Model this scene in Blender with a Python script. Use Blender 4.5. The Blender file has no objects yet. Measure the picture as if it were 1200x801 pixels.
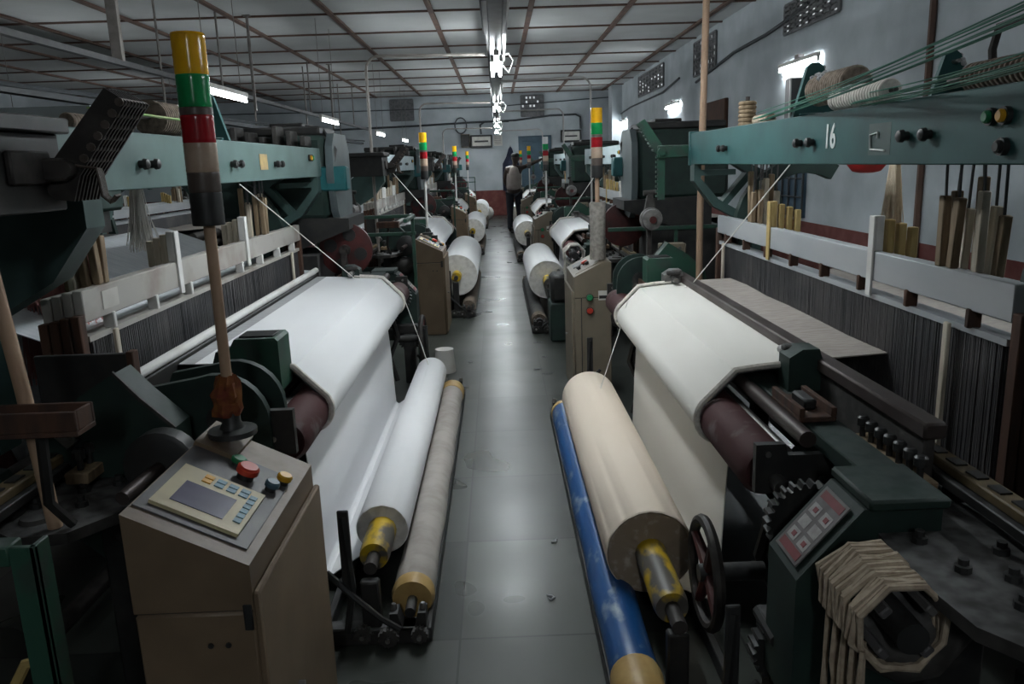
import bpy, bmesh, math, random
from mathutils import Vector, Matrix

random.seed(7)
SC = bpy.context.scene
COL = SC.collection
PI = math.pi

# ------------------------------------------------------------------ materials
MATS = {}
def mat(name, c1, c2=None, rough=0.6, metal=0.0, scale=8.0, lo=0.4, hi=0.65, bump=0.0, detail=6.0, stretch=(1, 1, 1), spec=0.5, dust=None, dust_amt=0.0):
    """noise-mixed two-tone material in object space; 'dust' adds settled lint on upward faces"""
    m = bpy.data.materials.new(name); m.use_nodes = True
    nt = m.node_tree; N = nt.nodes; L = nt.links
    b = N['Principled BSDF']
    b.inputs['Roughness'].default_value = rough
    b.inputs['Metallic'].default_value = metal
    b.inputs['Specular IOR Level'].default_value = spec
    c1 = tuple(c1) + (1,)
    c2 = tuple(c2) + (1,) if c2 else tuple(x * 0.7 for x in c1[:3]) + (1,)
    tc = N.new('ShaderNodeTexCoord'); mp = N.new('ShaderNodeMapping')
    mp.inputs['Scale'].default_value = stretch
    L.new(tc.outputs['Object'], mp.inputs['Vector'])
    nz = N.new('ShaderNodeTexNoise'); nz.inputs['Scale'].default_value = scale; nz.inputs['Detail'].default_value = detail
    L.new(mp.outputs['Vector'], nz.inputs['Vector'])
    rp = N.new('ShaderNodeMapRange'); rp.inputs['From Min'].default_value = lo; rp.inputs['From Max'].default_value = hi
    L.new(nz.outputs['Fac'], rp.inputs['Value'])
    mx = N.new('ShaderNodeMix'); mx.data_type = 'RGBA'
    mx.inputs[6].default_value = c1; mx.inputs[7].default_value = c2
    L.new(rp.outputs['Result'], mx.inputs[0])
    out = mx.outputs[2]
    if dust:
        ge = N.new('ShaderNodeNewGeometry'); sx = N.new('ShaderNodeSeparateXYZ'); L.new(ge.outputs['Normal'], sx.inputs[0])
        m1 = N.new('ShaderNodeMapRange'); m1.inputs['From Min'].default_value = 0.45; m1.inputs['From Max'].default_value = 0.95
        L.new(sx.outputs['Z'], m1.inputs['Value'])
        n2 = N.new('ShaderNodeTexNoise'); n2.inputs['Scale'].default_value = 22; L.new(tc.outputs['Object'], n2.inputs['Vector'])
        m2 = N.new('ShaderNodeMapRange'); m2.inputs['From Min'].default_value = 0.3; m2.inputs['From Max'].default_value = 0.62; m2.inputs['To Max'].default_value = dust_amt
        L.new(n2.outputs['Fac'], m2.inputs['Value'])
        mu = N.new('ShaderNodeMath'); mu.operation = 'MULTIPLY'
        L.new(m1.outputs['Result'], mu.inputs[0]); L.new(m2.outputs['Result'], mu.inputs[1])
        d = N.new('ShaderNodeMix'); d.data_type = 'RGBA'; d.inputs[7].default_value = tuple(dust) + (1,)
        L.new(mu.outputs[0], d.inputs[0]); L.new(out, d.inputs[6]); out = d.outputs[2]
    L.new(out, b.inputs['Base Color'])
    if bump:
        bp = N.new('ShaderNodeBump'); bp.inputs['Strength'].default_value = bump; bp.inputs['Distance'].default_value = 0.004
        L.new(nz.outputs['Fac'], bp.inputs['Height']); L.new(bp.outputs['Normal'], b.inputs['Normal'])
    MATS[name] = m
    return m

def emis(name, col, strength):
    m = bpy.data.materials.new(name); m.use_nodes = True
    b = m.node_tree.nodes['Principled BSDF']
    b.inputs['Base Color'].default_value = (*col, 1)
    b.inputs['Emission Color'].default_value = (*col, 1)
    b.inputs['Emission Strength'].default_value = strength
    MATS[name] = m
    return m

LINT = (0.36, 0.37, 0.38)
mat('teal', (0.026, 0.10, 0.098), (0.02, 0.072, 0.07), rough=0.5, spec=0.3, scale=5, bump=0.03, dust=LINT, dust_amt=0.8)
mat('pale_teal', (0.095, 0.16, 0.15), (0.07, 0.12, 0.115), rough=0.5, scale=5, dust=LINT, dust_amt=0.3)
mat('bracket_teal', (0.045, 0.085, 0.078), (0.028, 0.055, 0.05), rough=0.5, scale=7)
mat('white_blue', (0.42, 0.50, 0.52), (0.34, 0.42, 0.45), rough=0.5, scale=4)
mat('green', (0.012, 0.032, 0.025), (0.008, 0.02, 0.017), rough=0.62, scale=9, bump=0.05, dust=LINT, dust_amt=0.08)
mat('green_mid', (0.02, 0.07, 0.045), (0.03, 0.055, 0.042), rough=0.5, scale=14, lo=0.5, hi=0.6, dust=LINT, dust_amt=0.35)
mat('dark', (0.014, 0.014, 0.014), (0.026, 0.024, 0.022), rough=0.55, scale=16, bump=0.1, dust=LINT, dust_amt=0.18)
mat('dusty_iron', (0.032, 0.029, 0.027), (0.065, 0.06, 0.056), rough=0.75, scale=22, lo=0.42, hi=0.7, bump=0.25, dust=LINT, dust_amt=0.2)
mat('feeder_grey', (0.20, 0.19, 0.185), (0.11, 0.105, 0.10), rough=0.6, metal=0.2, scale=25, dust=LINT, dust_amt=0.6)
mat('lever_stud', (0.13, 0.105, 0.09), (0.07, 0.055, 0.045), rough=0.55, metal=0.3, scale=20)
mat('worn_iron', (0.032, 0.028, 0.026), (0.06, 0.052, 0.048), rough=0.6, metal=0.3, scale=18, bump=0.1)
mat('steel', (0.42, 0.41, 0.40), (0.22, 0.21, 0.2), rough=0.32, metal=0.9, scale=12, stretch=(1, 0.15, 1))
mat('rusty_bar', (0.05, 0.036, 0.033), (0.10, 0.082, 0.078), rough=0.5, metal=0.4, scale=9, stretch=(1, 0.4, 1))
mat('rust_wood', (0.085, 0.038, 0.022), (0.045, 0.024, 0.017), rough=0.8, scale=10, stretch=(3, 3, .6))
mat('maroon', (0.065, 0.017, 0.018), (0.22, 0.19, 0.185), rough=0.75, scale=7, lo=0.55, hi=0.75, bump=0.3)
mat('cloth_white', (0.80, 0.80, 0.81), (0.75, 0.75, 0.765), rough=0.9, scale=3, spec=0.15, stretch=(1, .2, 1))
mat('cloth_cream', (0.79, 0.765, 0.715), (0.73, 0.705, 0.655), rough=0.9, scale=3, spec=0.15, stretch=(1, .2, 1))
mat('roll_cream', (0.79, 0.685, 0.575), (0.75, 0.645, 0.535), rough=0.92, scale=3, spec=0.12, stretch=(1, .25, 1))
mat('roll_end', (0.33, 0.255, 0.185), (0.52, 0.44, 0.36), rough=0.95, scale=30, lo=0.55, hi=0.75, bump=0.5)
mat('roll_end_white', (0.76, 0.74, 0.71), (0.62, 0.60, 0.57), rough=0.95, scale=30, bump=0.4)
mat('warp_tan', (0.43, 0.385, 0.35), (0.33, 0.295, 0.27), rough=0.9, scale=60, stretch=(.3, 1.6, 1), spec=0.1)
mat('warp_white', (0.72, 0.74, 0.77), (0.62, 0.645, 0.68), rough=0.8, scale=25, stretch=(.3, 1.6, 1))
mat('shed_grey', (0.40, 0.40, 0.41), (0.34, 0.34, 0.35), rough=0.9, scale=30, stretch=(.4, 1.4, 1))
mat('alu', (0.38, 0.40, 0.42), (0.47, 0.48, 0.49), rough=0.45, metal=0.2, scale=5, stretch=(1, .3, 1), bump=0.03)
mat('alu_stained', (0.42, 0.40, 0.37), (0.26, 0.20, 0.165), rough=0.55, metal=0.1, scale=5.5, lo=0.48, hi=0.75)
mat('wire', (0.10, 0.10, 0.105), (0.16, 0.15, 0.15), rough=0.5, metal=0.5, scale=4)
mat('wood', (0.27, 0.195, 0.12), (0.17, 0.115, 0.065), rough=0.75, scale=14, stretch=(4, 4, .5))
mat('wood_yellow', (0.48, 0.35, 0.14), (0.36, 0.25, 0.09), rough=0.7, scale=14, stretch=(4, 4, .5))
mat('wood_pale', (0.62, 0.56, 0.46), (0.52, 0.44, 0.34), rough=0.7, scale=14, stretch=(4, 4, .5))
mat('bamboo', (0.45, 0.30, 0.20), (0.34, 0.215, 0.14), rough=0.6, scale=8, stretch=(3, 3, .4))
mat('strap_white', (0.72, 0.71, 0.69), (0.62, 0.60, 0.57), rough=0.7, scale=9)
mat('cabinet', (0.185, 0.128, 0.08), (0.15, 0.103, 0.064), rough=0.5, scale=6, bump=0.02, dust=(0.27, 0.21, 0.165), dust_amt=0.45)
mat('cabinet_grey', (0.20, 0.165, 0.12), (0.165, 0.135, 0.098), rough=0.5, scale=6)
mat('panel_dark', (0.075, 0.07, 0.075), (0.10, 0.095, 0.09), rough=0.5, scale=12)
mat('panel_cream', (0.55, 0.47, 0.28), (0.47, 0.40, 0.25), rough=0.5, scale=10)
mat('screen', (0.15, 0.14, 0.20), (0.19, 0.18, 0.25), rough=0.2, scale=6)
mat('btn_red', (0.62, 0.055, 0.03), rough=0.35); mat('btn_green', (0.02, 0.24, 0.09), rough=0.35)
mat('btn_yellow', (0.75, 0.38, 0.02), rough=0.35); mat('btn_blue', (0.07, 0.14, 0.19), rough=0.4)
mat('key_blue', (0.16, 0.30, 0.38), rough=0.5)
mat('black', (0.018, 0.018, 0.018), (0.03, 0.03, 0.03), rough=0.45)
mat('lamp_yellow', (0.95, 0.52, 0.01), (0.85, 0.43, 0.01), rough=0.18, scale=20)
mat('lamp_green', (0.01, 0.36, 0.10), (0.01, 0.27, 0.075), rough=0.18, scale=20)
mat('lamp_red', (0.42, 0.012, 0.02), (0.32, 0.01, 0.015), rough=0.18, scale=20)
mat('lamp_clear', (0.50, 0.37, 0.28), (0.42, 0.30, 0.22), rough=0.25, scale=20)
mat('lamp_white', (0.80, 0.80, 0.80), rough=0.2)
mat('lamp_grey', (0.13, 0.095, 0.08), (0.09, 0.07, 0.06), rough=0.35)
mat('blue_cover', (0.008, 0.075, 0.24), (0.26, 0.34, 0.42), rough=0.38, scale=13, lo=0.57, hi=0.70, stretch=(1, .6, 1), bump=0.15)
mat('grey_wrap', (0.42, 0.385, 0.355), (0.34, 0.31, 0.28), rough=0.85, scale=10, stretch=(1, 1.5, 1), bump=0.3)
mat('tape', (0.56, 0.37, 0.14), (0.44, 0.28, 0.09), rough=0.45, scale=14, bump=0.3)
mat('core_yellow', (0.55, 0.36, 0.01), (0.10, 0.09, 0.08), rough=0.45, scale=11, lo=0.46, hi=0.56, stretch=(1, .5, 1))
mat('wheel_red', (0.085, 0.016, 0.015), (0.045, 0.014, 0.013), rough=0.5, scale=12)
mat('rope', (0.46, 0.375, 0.285), (0.34, 0.27, 0.20), rough=0.95, scale=50, bump=0.4)
mat('rope_white', (0.74, 0.70, 0.64), (0.58, 0.54, 0.49), rough=0.95, scale=60, bump=0.5)
mat('jute', (0.20, 0.155, 0.12), (0.10, 0.08, 0.06), rough=0.95, scale=60, bump=0.4)
mat('jute_pale', (0.30, 0.24, 0.19), (0.16, 0.125, 0.10), rough=0.95, scale=60, bump=0.4)
mat('tassel', (0.80, 0.68, 0.52), (0.70, 0.57, 0.42), rough=0.9, scale=30)
mat('lint', (0.42, 0.42, 0.43), (0.30, 0.30, 0.31), rough=1.0, scale=30, bump=0.6)
mat('cord_green', (0.010, 0.16, 0.095), (0.008, 0.11, 0.07), rough=0.5)
mat('strap_green', (0.30, 0.72, 0.14), (0.45, 0.26, 0.24), rough=0.5, scale=2)
mat('thread', (0.80, 0.78, 0.74), (0.74, 0.71, 0.66), rough=0.9)
mat('pink_thread', (0.52, 0.27, 0.25), (0.45, 0.22, 0.20), rough=0.95, scale=30, stretch=(5, 5, .4))
mat('wall_paint', (0.46, 0.50, 0.525), (0.30, 0.33, 0.35), rough=0.85, scale=1.6, lo=0.35, hi=0.75, bump=0.12, detail=10)
mat('wall_dado', (0.115, 0.022, 0.018), (0.16, 0.05, 0.042), rough=0.7, scale=6, bump=0.1)
mat('ceiling_board', (0.50, 0.51, 0.505), (0.43, 0.44, 0.435), rough=0.85, scale=1.1, detail=8)
mat('batten', (0.13, 0.075, 0.055), (0.085, 0.05, 0.04), rough=0.8, scale=5)
mat('iron_pipe', (0.22, 0.20, 0.185), (0.15, 0.135, 0.12), rough=0.5, metal=0.2, scale=10)
mat('trunk_grey', (0.075, 0.075, 0.078), (0.05, 0.05, 0.052), rough=0.5, scale=10)
mat('pvc', (0.42, 0.40, 0.385), (0.35, 0.33, 0.31), rough=0.5)
mat('cable', (0.045, 0.05, 0.055), rough=0.6)
mat('vent_block', (0.19, 0.19, 0.195), (0.13, 0.13, 0.135), rough=0.95, scale=14, bump=0.2)
mat('door_blue', (0.045, 0.085, 0.115), (0.035, 0.065, 0.09), rough=0.5, scale=4)
mat('window_blue', (0.055, 0.10, 0.14), (0.04, 0.075, 0.11), rough=0.4, scale=4)
mat('paper', (0.62, 0.60, 0.55), (0.5, 0.48, 0.44), rough=0.8)
mat('plate_yellow', (0.50, 0.35, 0.14), (0.36, 0.26, 0.14), rough=0.6, scale=30)
mat('number_white', (0.80, 0.82, 0.80), rough=0.6)
mat('guide_wood', (0.17, 0.12, 0.055), (0.10, 0.075, 0.04), rough=0.6, scale=14)
mat('plate_print', (0.17, 0.155, 0.155), (0.12, 0.10, 0.10), rough=0.5, scale=26)
mat('print_red', (0.22, 0.045, 0.05), (0.15, 0.03, 0.03), rough=0.5)
mat('print_pale', (0.42, 0.40, 0.39), (0.30, 0.28, 0.27), rough=0.5, scale=40)
mat('skin', (0.040, 0.022, 0.015), (0.032, 0.018, 0.012), rough=0.5)
mat('hair', (0.006, 0.006, 0.006), rough=0.7)
mat('vest', (0.40, 0.35, 0.32), (0.34, 0.29, 0.27), rough=0.95, scale=14)
mat('trousers', (0.018, 0.02, 0.03), (0.025, 0.027, 0.035), rough=0.9, scale=14)
mat('jacket', (0.010, 0.014, 0.035), (0.016, 0.02, 0.045), rough=0.85, scale=12)
mat('bucket', (0.60, 0.58, 0.55), (0.50, 0.47, 0.44), rough=0.6, scale=8)
mat('red_plastic', (0.55, 0.03, 0.03), rough=0.4)
mat('teal_box', (0.02, 0.13, 0.14), (0.015, 0.10, 0.105), rough=0.4)
mat('grey_panel', (0.10, 0.125, 0.13), (0.075, 0.095, 0.10), rough=0.5, scale=5)
mat('zinc', (0.55, 0.60, 0.60), (0.45, 0.50, 0.50), rough=0.35, metal=0.5, scale=4)
mat('sleeve', (0.34, 0.31, 0.28), (0.22, 0.20, 0.18), rough=0.95, scale=45, bump=0.5)
mat('hose_yellow', (0.50, 0.36, 0.13), rough=0.6)
mat('cloth_red', (0.15, 0.03, 0.015), (0.26, 0.10, 0.02), rough=0.95, scale=25)
emis('tube_light', (0.90, 0.97, 1.0), 26.0)
emis('led_red', (1.0, 0.03, 0.01), 4.0)
emis('daylight', (0.95, 0.97, 1.0), 0.09)

# floor: large stone slabs with thin joints
def floor_mat():
    m = bpy.data.materials.new('stone_floor'); m.use_nodes = True
    nt = m.node_tree; N = nt.nodes; L = nt.links; b = N['Principled BSDF']
    tc = N.new('ShaderNodeTexCoord'); sp = N.new('ShaderNodeSeparateXYZ'); L.new(tc.outputs['Object'], sp.inputs[0])
    def math_(op, a, bb=None):
        n = N.new('ShaderNodeMath'); n.operation = op
        for i, v in enumerate((a, bb)):
            if v is None: continue
            if isinstance(v, (int, float)): n.inputs[i].default_value = v
            else: L.new(v, n.inputs[i])
        return n.outputs[0]
    fx = math_('DIVIDE', math_('ADD', sp.outputs['X'], 0.175 + 0.45 * 40), 0.45)
    fy = math_('DIVIDE', math_('SUBTRACT', sp.outputs['Y'], 2.307 - 0.68 * 40), 0.68)
    def joint(f, w):
        d = math_('ABSOLUTE', math_('SUBTRACT', math_('FRACT', f), 0.5))
        return math_('GREATER_THAN', d, 0.5 - w)
    j = math_('MAXIMUM', joint(fx, 0.008), joint(fy, 0.006))
    cv = N.new('ShaderNodeCombineXYZ'); L.new(math_('FLOOR', fx), cv.inputs[0]); L.new(math_('FLOOR', fy), cv.inputs[1])
    wn = N.new('ShaderNodeTexWhiteNoise'); L.new(cv.outputs[0], wn.inputs['Vector'])
    nz = N.new('ShaderNodeTexNoise'); nz.inputs['Scale'].default_value = 3.5; nz.inputs['Detail'].default_value = 9
    L.new(tc.outputs['Object'], nz.inputs['Vector'])
    f = math_('ADD', math_('MULTIPLY', wn.outputs['Value'], 0.55), math_('MULTIPLY', nz.outputs['Fac'], 0.5))
    mx = N.new('ShaderNodeMix'); mx.data_type = 'RGBA'
    mx.inputs[6].default_value = (0.014, 0.017, 0.015, 1); mx.inputs[7].default_value = (0.07, 0.076, 0.067, 1)
    L.new(f, mx.inputs[0])
    m2 = N.new('ShaderNodeMix'); m2.data_type = 'RGBA'; m2.inputs[7].default_value = (0.02, 0.02, 0.02, 1)
    L.new(j, m2.inputs[0]); L.new(mx.outputs[2], m2.inputs[6]); L.new(m2.outputs[2], b.inputs['Base Color'])
    n3 = N.new('ShaderNodeTexNoise'); n3.inputs['Scale'].default_value = 2.2; n3.inputs['Detail'].default_value = 2
    L.new(tc.outputs['Object'], n3.inputs['Vector'])
    r = N.new('ShaderNodeMapRange'); r.inputs['To Min'].default_value = 0.24; r.inputs['To Max'].default_value = 0.38
    r.inputs['From Min'].default_value = 0.2; r.inputs['From Max'].default_value = 0.8
    L.new(n3.outputs['Fac'], r.inputs['Value']); L.new(r.outputs['Result'], b.inputs['Roughness'])
    bp = N.new('ShaderNodeBump'); bp.inputs['Strength'].default_value = 0.012; bp.inputs['Distance'].default_value = 0.01
    L.new(n3.outputs['Fac'], bp.inputs['Height']); L.new(bp.outputs['Normal'], b.inputs['Normal'])
    b.inputs['Specular IOR Level'].default_value = 0.42
    MATS['stone_floor'] = m
floor_mat()

# ------------------------------------------------------------------ mesh builder
class MB:
    def __init__(self, off=(0, 0, 0)):
        self.bm = bmesh.new(); self.off = Vector(off); self.mats = []; self.mi = 0
    def mat(self, name):
        if name not in self.mats: self.mats.append(name)
        self.mi = self.mats.index(name); return self
    def _f(self, vs):
        try:
            f = self.bm.faces.new(vs); f.material_index = self.mi; return f
        except ValueError:
            return None
    def v(self, p): return self.bm.verts.new(Vector(p) + self.off)
    def box(self, lo, hi, bev=0.0, rot=None, pivot=None):
        lo = Vector(lo); hi = Vector(hi)
        ps = [Vector((x, y, z)) for x in (lo.x, hi.x) for y in (lo.y, hi.y) for z in (lo.z, hi.z)]
        if rot is not None:
            pv = Vector(pivot) if pivot is not None else (lo + hi) / 2
            ps = [pv + rot @ (p - pv) for p in ps]
        vs = [self.v(p) for p in ps]
        fs = [self._f([vs[i] for i in q]) for q in ((0, 1, 3, 2), (4, 6, 7, 5), (0, 4, 5, 1), (2, 3, 7, 6), (0, 2, 6, 4), (1, 5, 7, 3))]
        if bev:
            es = set(e for f in fs if f for e in f.edges)
            r = bmesh.ops.bevel(self.bm, geom=list(es), offset=bev, segments=1, affect='EDGES', profile=0.5, clamp_overlap=True)
            for f in r['faces']: f.material_index = self.mi
        return self
    def ring(self, c, u, w, r, n, ph=0):
        return [self.v(c + (u * math.cos(2 * PI * i / n + ph) + w * math.sin(2 * PI * i / n + ph)) * r) for i in range(n)]
    def lathe(self, p0, p1, prof, n=16, caps=True):
        """prof: (t along p0->p1, radius)"""
        p0 = Vector(p0); p1 = Vector(p1); d = (p1 - p0); L = d.length; d = d / L
        a = Vector((0, 0, 1)) if abs(d.z) < 0.9 else Vector((1, 0, 0))
        u = d.cross(a).normalized(); w = d.cross(u)
        rs = [self.ring(p0 + d * (t * L), u, w, max(r, 1e-5), n) for t, r in prof]
        for A, B in zip(rs, rs[1:]):
            for i in range(n):
                self._f([A[i], A[(i + 1) % n], B[(i + 1) % n], B[i]])
        if caps:
            self._f(list(reversed(rs[0]))); self._f(rs[-1])
        return self
    def cyl(self, p0, p1, r, r2=None, n=12):
        return self.lathe(p0, p1, [(0, r), (1, r if r2 is None else r2)], n)
    def tube(self, pts, r, n=6, closed=False):
        pts = [Vector(p) for p in pts]
        rings = []; pu = None
        m = len(pts)
        for i, p in enumerate(pts):
            if closed: d = pts[(i + 1) % m] - pts[i - 1]
            else: d = pts[min(i + 1, m - 1)] - pts[max(i - 1, 0)]
            d.normalize()
            if pu is None:
                a = Vector((0, 0, 1)) if abs(d.z) < 0.9 else Vector((1, 0, 0)); u = d.cross(a).normalized()
            else:
                u = (pu - d * pu.dot(d))
                u = u.normalized() if u.length > 1e-6 else d.orthogonal().normalized()
            pu = u; w = d.cross(u)
            rr = r[i] if isinstance(r, (list, tuple)) else r
            rings.append(self.ring(p, u, w, rr, n))
        prs = list(zip(rings, rings[1:])) + ([(rings[-1], rings[0])] if closed else [])
        for A, B in prs:
            for i in range(n): self._f([A[i], A[(i + 1) % n], B[(i + 1) % n], B[i]])
        if not closed:
            self._f(list(reversed(rings[0]))); self._f(rings[-1])
        return self
    def prism(self, poly, axis, a0, a1):
        """extrude 2-D polygon along axis: 'x' -> poly is (y,z); 'y' -> (x,z); 'z' -> (x,y)"""
        def P(p, a):
            return {'x': (a, p[0], p[1]), 'y': (p[0], a, p[1]), 'z': (p[0], p[1], a)}[axis]
        A = [self.v(P(p, a0)) for p in poly]; B = [self.v(P(p, a1)) for p in poly]
        n = len(poly)
        for i in range(n): self._f([A[i], A[(i + 1) % n], B[(i + 1) % n], B[i]])
        self._f(list(reversed(A))); self._f(B)
        return self
    def sheet(self, prof, y0, y1, th=0.003, ny=2, wob=None):
        """open profile of (x,z) swept along y, given a small thickness"""
        n = len(prof); up = []; dn = []
        nor = []
        for i in range(n):
            a = Vector(prof[max(i - 1, 0)]); b = Vector(prof[min(i + 1, n - 1)]); d = (b - a).normalized()
            nor.append(Vector((-d.y, d.x)))
        for j in range(ny + 1):
            y = y0 + (y1 - y0) * j / ny
            ru = []; rd = []
            for i, (x, z) in enumerate(prof):
                o = wob(i, y) if wob else 0
                ru.append(self.v((x + nor[i].x * (th / 2 + o), y, z + nor[i].y * (th / 2 + o))))
                rd.append(self.v((x - nor[i].x * (th / 2 - o), y, z - nor[i].y * (th / 2 - o))))
            up.append(ru); dn.append(rd)
        for j in range(ny):
            for i in range(n - 1):
                self._f([up[j][i], up[j][i + 1], up[j + 1][i + 1], up[j + 1][i]])
                self._f([dn[j][i], dn[j + 1][i], dn[j + 1][i + 1], dn[j][i + 1]])
            for i in (0, n - 1): self._f([up[j][i], up[j + 1][i], dn[j + 1][i], dn[j][i]])
        for i in range(n - 1):
            for j in (0, ny): self._f([up[j][i], dn[j][i], dn[j][i + 1], up[j][i + 1]])
        return self
    def build(self, name, m=None, parent=None, loc=None, smooth=True, kind=None, label=None, ang=38):
        if m and not self.mats: self.mats = [m]
        bmesh.ops.recalc_face_normals(self.bm, faces=self.bm.faces[:])
        me = bpy.data.meshes.new(name); self.bm.to_mesh(me); self.bm.free()
        for k in self.mats: me.materials.append(MATS[k])
        if smooth:
            for p in me.polygons: p.use_smooth = True
            me.set_sharp_from_angle(angle=math.radians(ang))
        o = bpy.data.objects.new(name, me); COL.objects.link(o)
        if parent: o.parent = parent
        if loc: o.location = loc
        if kind: o['kind'] = kind
        if label: o['label'] = label
        return o

def tag(o, label, cat, group=None):
    o['label'] = label; o['category'] = cat
    if group: o['group'] = group
    return o
def empty(name, loc, label, cat, group=None, rz=0):
    o = bpy.data.objects.new(name, None); COL.objects.link(o)
    o.location = loc; o.rotation_euler = (0, 0, rz); o.empty_display_size = 0.1
    return tag(o, label, cat, group)
def struct(mb, name, m=None, smooth=False):
    o = mb.build(name, m, smooth=smooth); o['kind'] = 'structure'; return o
def copy_tree(o, parent=None):
    c = o.copy(); COL.objects.link(c)
    if parent: c.parent = parent
    for ch in list(o.children): copy_tree(ch, c)
    return c
def arc(cx, cz, r, a0, a1, n):
    return [(cx + r * math.cos(math.radians(a0 + (a1 - a0) * i / n)), cz + r * math.sin(math.radians(a0 + (a1 - a0) * i / n))) for i in range(n + 1)]
def ROT(ax, deg): return Matrix.Rotation(math.radians(deg), 3, ax)

# ------------------------------------------------------------------ the room
XL, XR, YN, YF, ZC = -11.0, 3.5, -5.0, 24.0, 3.5
struct(MB().mat('stone_floor').box((XL, YN, -0.1), (XR, YF, 0)), 'floor')
struct(MB().mat('ceiling_board').box((XL, YN, ZC), (XR, YF, ZC + 0.1)), 'ceiling')
DZ = 0.74
def wall(name, lo, hi, axis):
    """painted wall with a dark red dado; two stacked blocks of one wall"""
    mb = MB()
    mb.mat('wall_paint').box((lo[0], lo[1], DZ), hi)
    mb.mat('wall_dado').box(lo, (hi[0], hi[1], DZ))
    struct(mb, name)
wall('wall_right', (XR, YN, 0), (XR + 0.2, YF + 0.2, ZC), 'x')
wall('wall_left', (XL - 0.2, YN, 0), (XL, YF + 0.2, ZC), 'x')
wall('wall_back', (XL, YF, 0), (XR, YF + 0.2, ZC), 'y')
struct(MB().mat('wall_paint').box((XL, YN - 0.2, 0), (XR, YN, ZC)), 'wall_front')
# ceiling battens
k = 1
mb = MB().mat('batten')
for i in range(-9, 3):
    x = 0.52 + 1.31 * i
    mb.box((x - 0.035, YN, ZC - 0.03), (x + 0.035, YF, ZC))
struct(mb, 'trim_1')
mb = MB().mat('batten')
for i in range(0, 18):
    y = 23.95 - 1.6 * i
    mb.box((XL, y - 0.022, ZC - 0.022), (XR, y + 0.022, ZC))
struct(mb, 'trim_2')

# pierced vent blocks high in the walls
def vent_right(n, y0, y1, z0, z1):
    mb = MB().mat('vent_block')
    x0, x1 = XR - 0.035, XR
    rows, cols = 6, 8
    dy = (y1 - y0) / cols; dz = (z1 - z0) / rows
    mb.box((x1 - 0.012, y0, z0), (x1, y1, z1))
    for i in range(cols + 1): mb.box((x0, y0 + dy * i - 0.022, z0), (x1 - 0.012, y0 + dy * i + 0.022, z1))
    for j in range(rows + 1): mb.box((x0, y0, z0 + dz * j - 0.015), (x1 - 0.012, y1, z0 + dz * j + 0.015))
    mb.mat('daylight')
    rnd = random.Random(n)
    for i in range(cols):
        for j in range(rows):
            if rnd.random() < 0.42:
                cy = y0 + dy * (i + .5); cz = z0 + dz * (j + .5)
                mb.box((x1 - 0.016, cy - dy * 0.16, cz - dz * 0.26), (x1 - 0.0125, cy + dy * 0.16, cz + dz * 0.26))
    struct(mb, 'window_%d' % n)
vent_right(1, 8.4, 9.95, 2.88, 3.2)
vent_right(2, 13.0, 14.4, 2.86, 3.4)
vent_right(3, 17.0, 19.9, 2.95, 3.4)
def vent_back(n, x0, x1, z0, z1, lit):
    mb = MB().mat('vent_block')
    mb.box((x0, YF - 0.012, z0), (x1, YF, z1))
    cols, rows = 6, 5
    dx = (x1 - x0) / cols; dz = (z1 - z0) / rows
    for i in range(cols + 1): mb.box((x0 + dx * i - 0.02, YF - 0.04, z0), (x0 + dx * i + 0.02, YF - 0.012, z1))
    for j in range(rows + 1): mb.box((x0, YF - 0.04, z0 + dz * j - 0.02), (x1, YF - 0.012, z0 + dz * j + 0.02))
    if lit:
        mb.mat('daylight')
        for i, j in ((1, 4), (1, 3), (2, 4), (3, 4), (0, 2), (2, 2), (3, 2), (4, 3)):
            cx = x0 + dx * (i + .5); cz = z0 + dz * (j + .5)
            mb.box((cx - 0.025, YF - 0.018, cz - 0.03), (cx + 0.025, YF - 0.0125, cz + 0.03))
    struct(mb, 'window_%d' % n)
vent_back(4, -3.02, -2.36, 2.82, 3.4, False)
vent_back(5, 0.77, 1.42, 2.82, 3.4, True)
# barred blue window low on the right wall
mb = MB().mat('window_blue').box((XR - 0.03, 9.1, 0.78), (XR, 10.2, 1.45))
mb.mat('cable')
for i in range(6): mb.cyl((XR - 0.045, 9.1 + 1.1 * i / 5, 0.78), (XR - 0.045, 9.1 + 1.1 * i / 5, 1.45), 0.012, n=6)
for j in range(4): mb.cyl((XR - 0.045, 9.1, 0.8 + 0.21 * j), (XR - 0.045, 10.2, 0.8 + 0.21 * j), 0.01, n=6)
struct(mb, 'window_6')
# back door
mb = MB().mat('door_blue').box((0.66, YF - 0.05, 0), (1.62, YF, 2.27), 0.008)
mb.box((0.75, YF - 0.065, 0.15), (1.53, YF - 0.05, 1.05), 0.004).box((0.75, YF - 0.065, 1.2), (1.53, YF - 0.05, 2.12), 0.004)
struct(mb, 'door_1')

# fittings on the back wall
t = empty('fuse_box', (-0.42, YF - 0.14, 2.03), 'framed fuse box on the back wall left of the door, beside a grey box', 'fuse box')
MB().mat('black').box((-0.32, 0, -0.05), (0.32, 0.14, 0.31), 0.01).build('case', parent=t)
MB().mat('paper').box((-0.27, -0.012, 0.0), (0.27, 0.0, 0.26), 0.004).build('cover', parent=t)
MB().mat('black').box((-0.2, -0.02, 0.1), (0.2, -0.012, 0.15)).build('switch_row', parent=t)
mb = MB().mat('cabinet_grey').box((-0.125, 0, 0), (0.125, 0.12, 0.38), 0.008); mb.mat('dark').box((-0.115, -0.008, 0.02), (0.115, 0, 0.36), 0.003)
tag(mb.build('junction_box', loc=(-0.885, YF - 0.12, 2.0)), 'grey junction box on the back wall left of the framed fuse box', 'junction box')
mb = MB().mat('paper').box((-0.13, 0, 0), (0.13, 0.006, 0.3)); mb.mat('cable')
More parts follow.
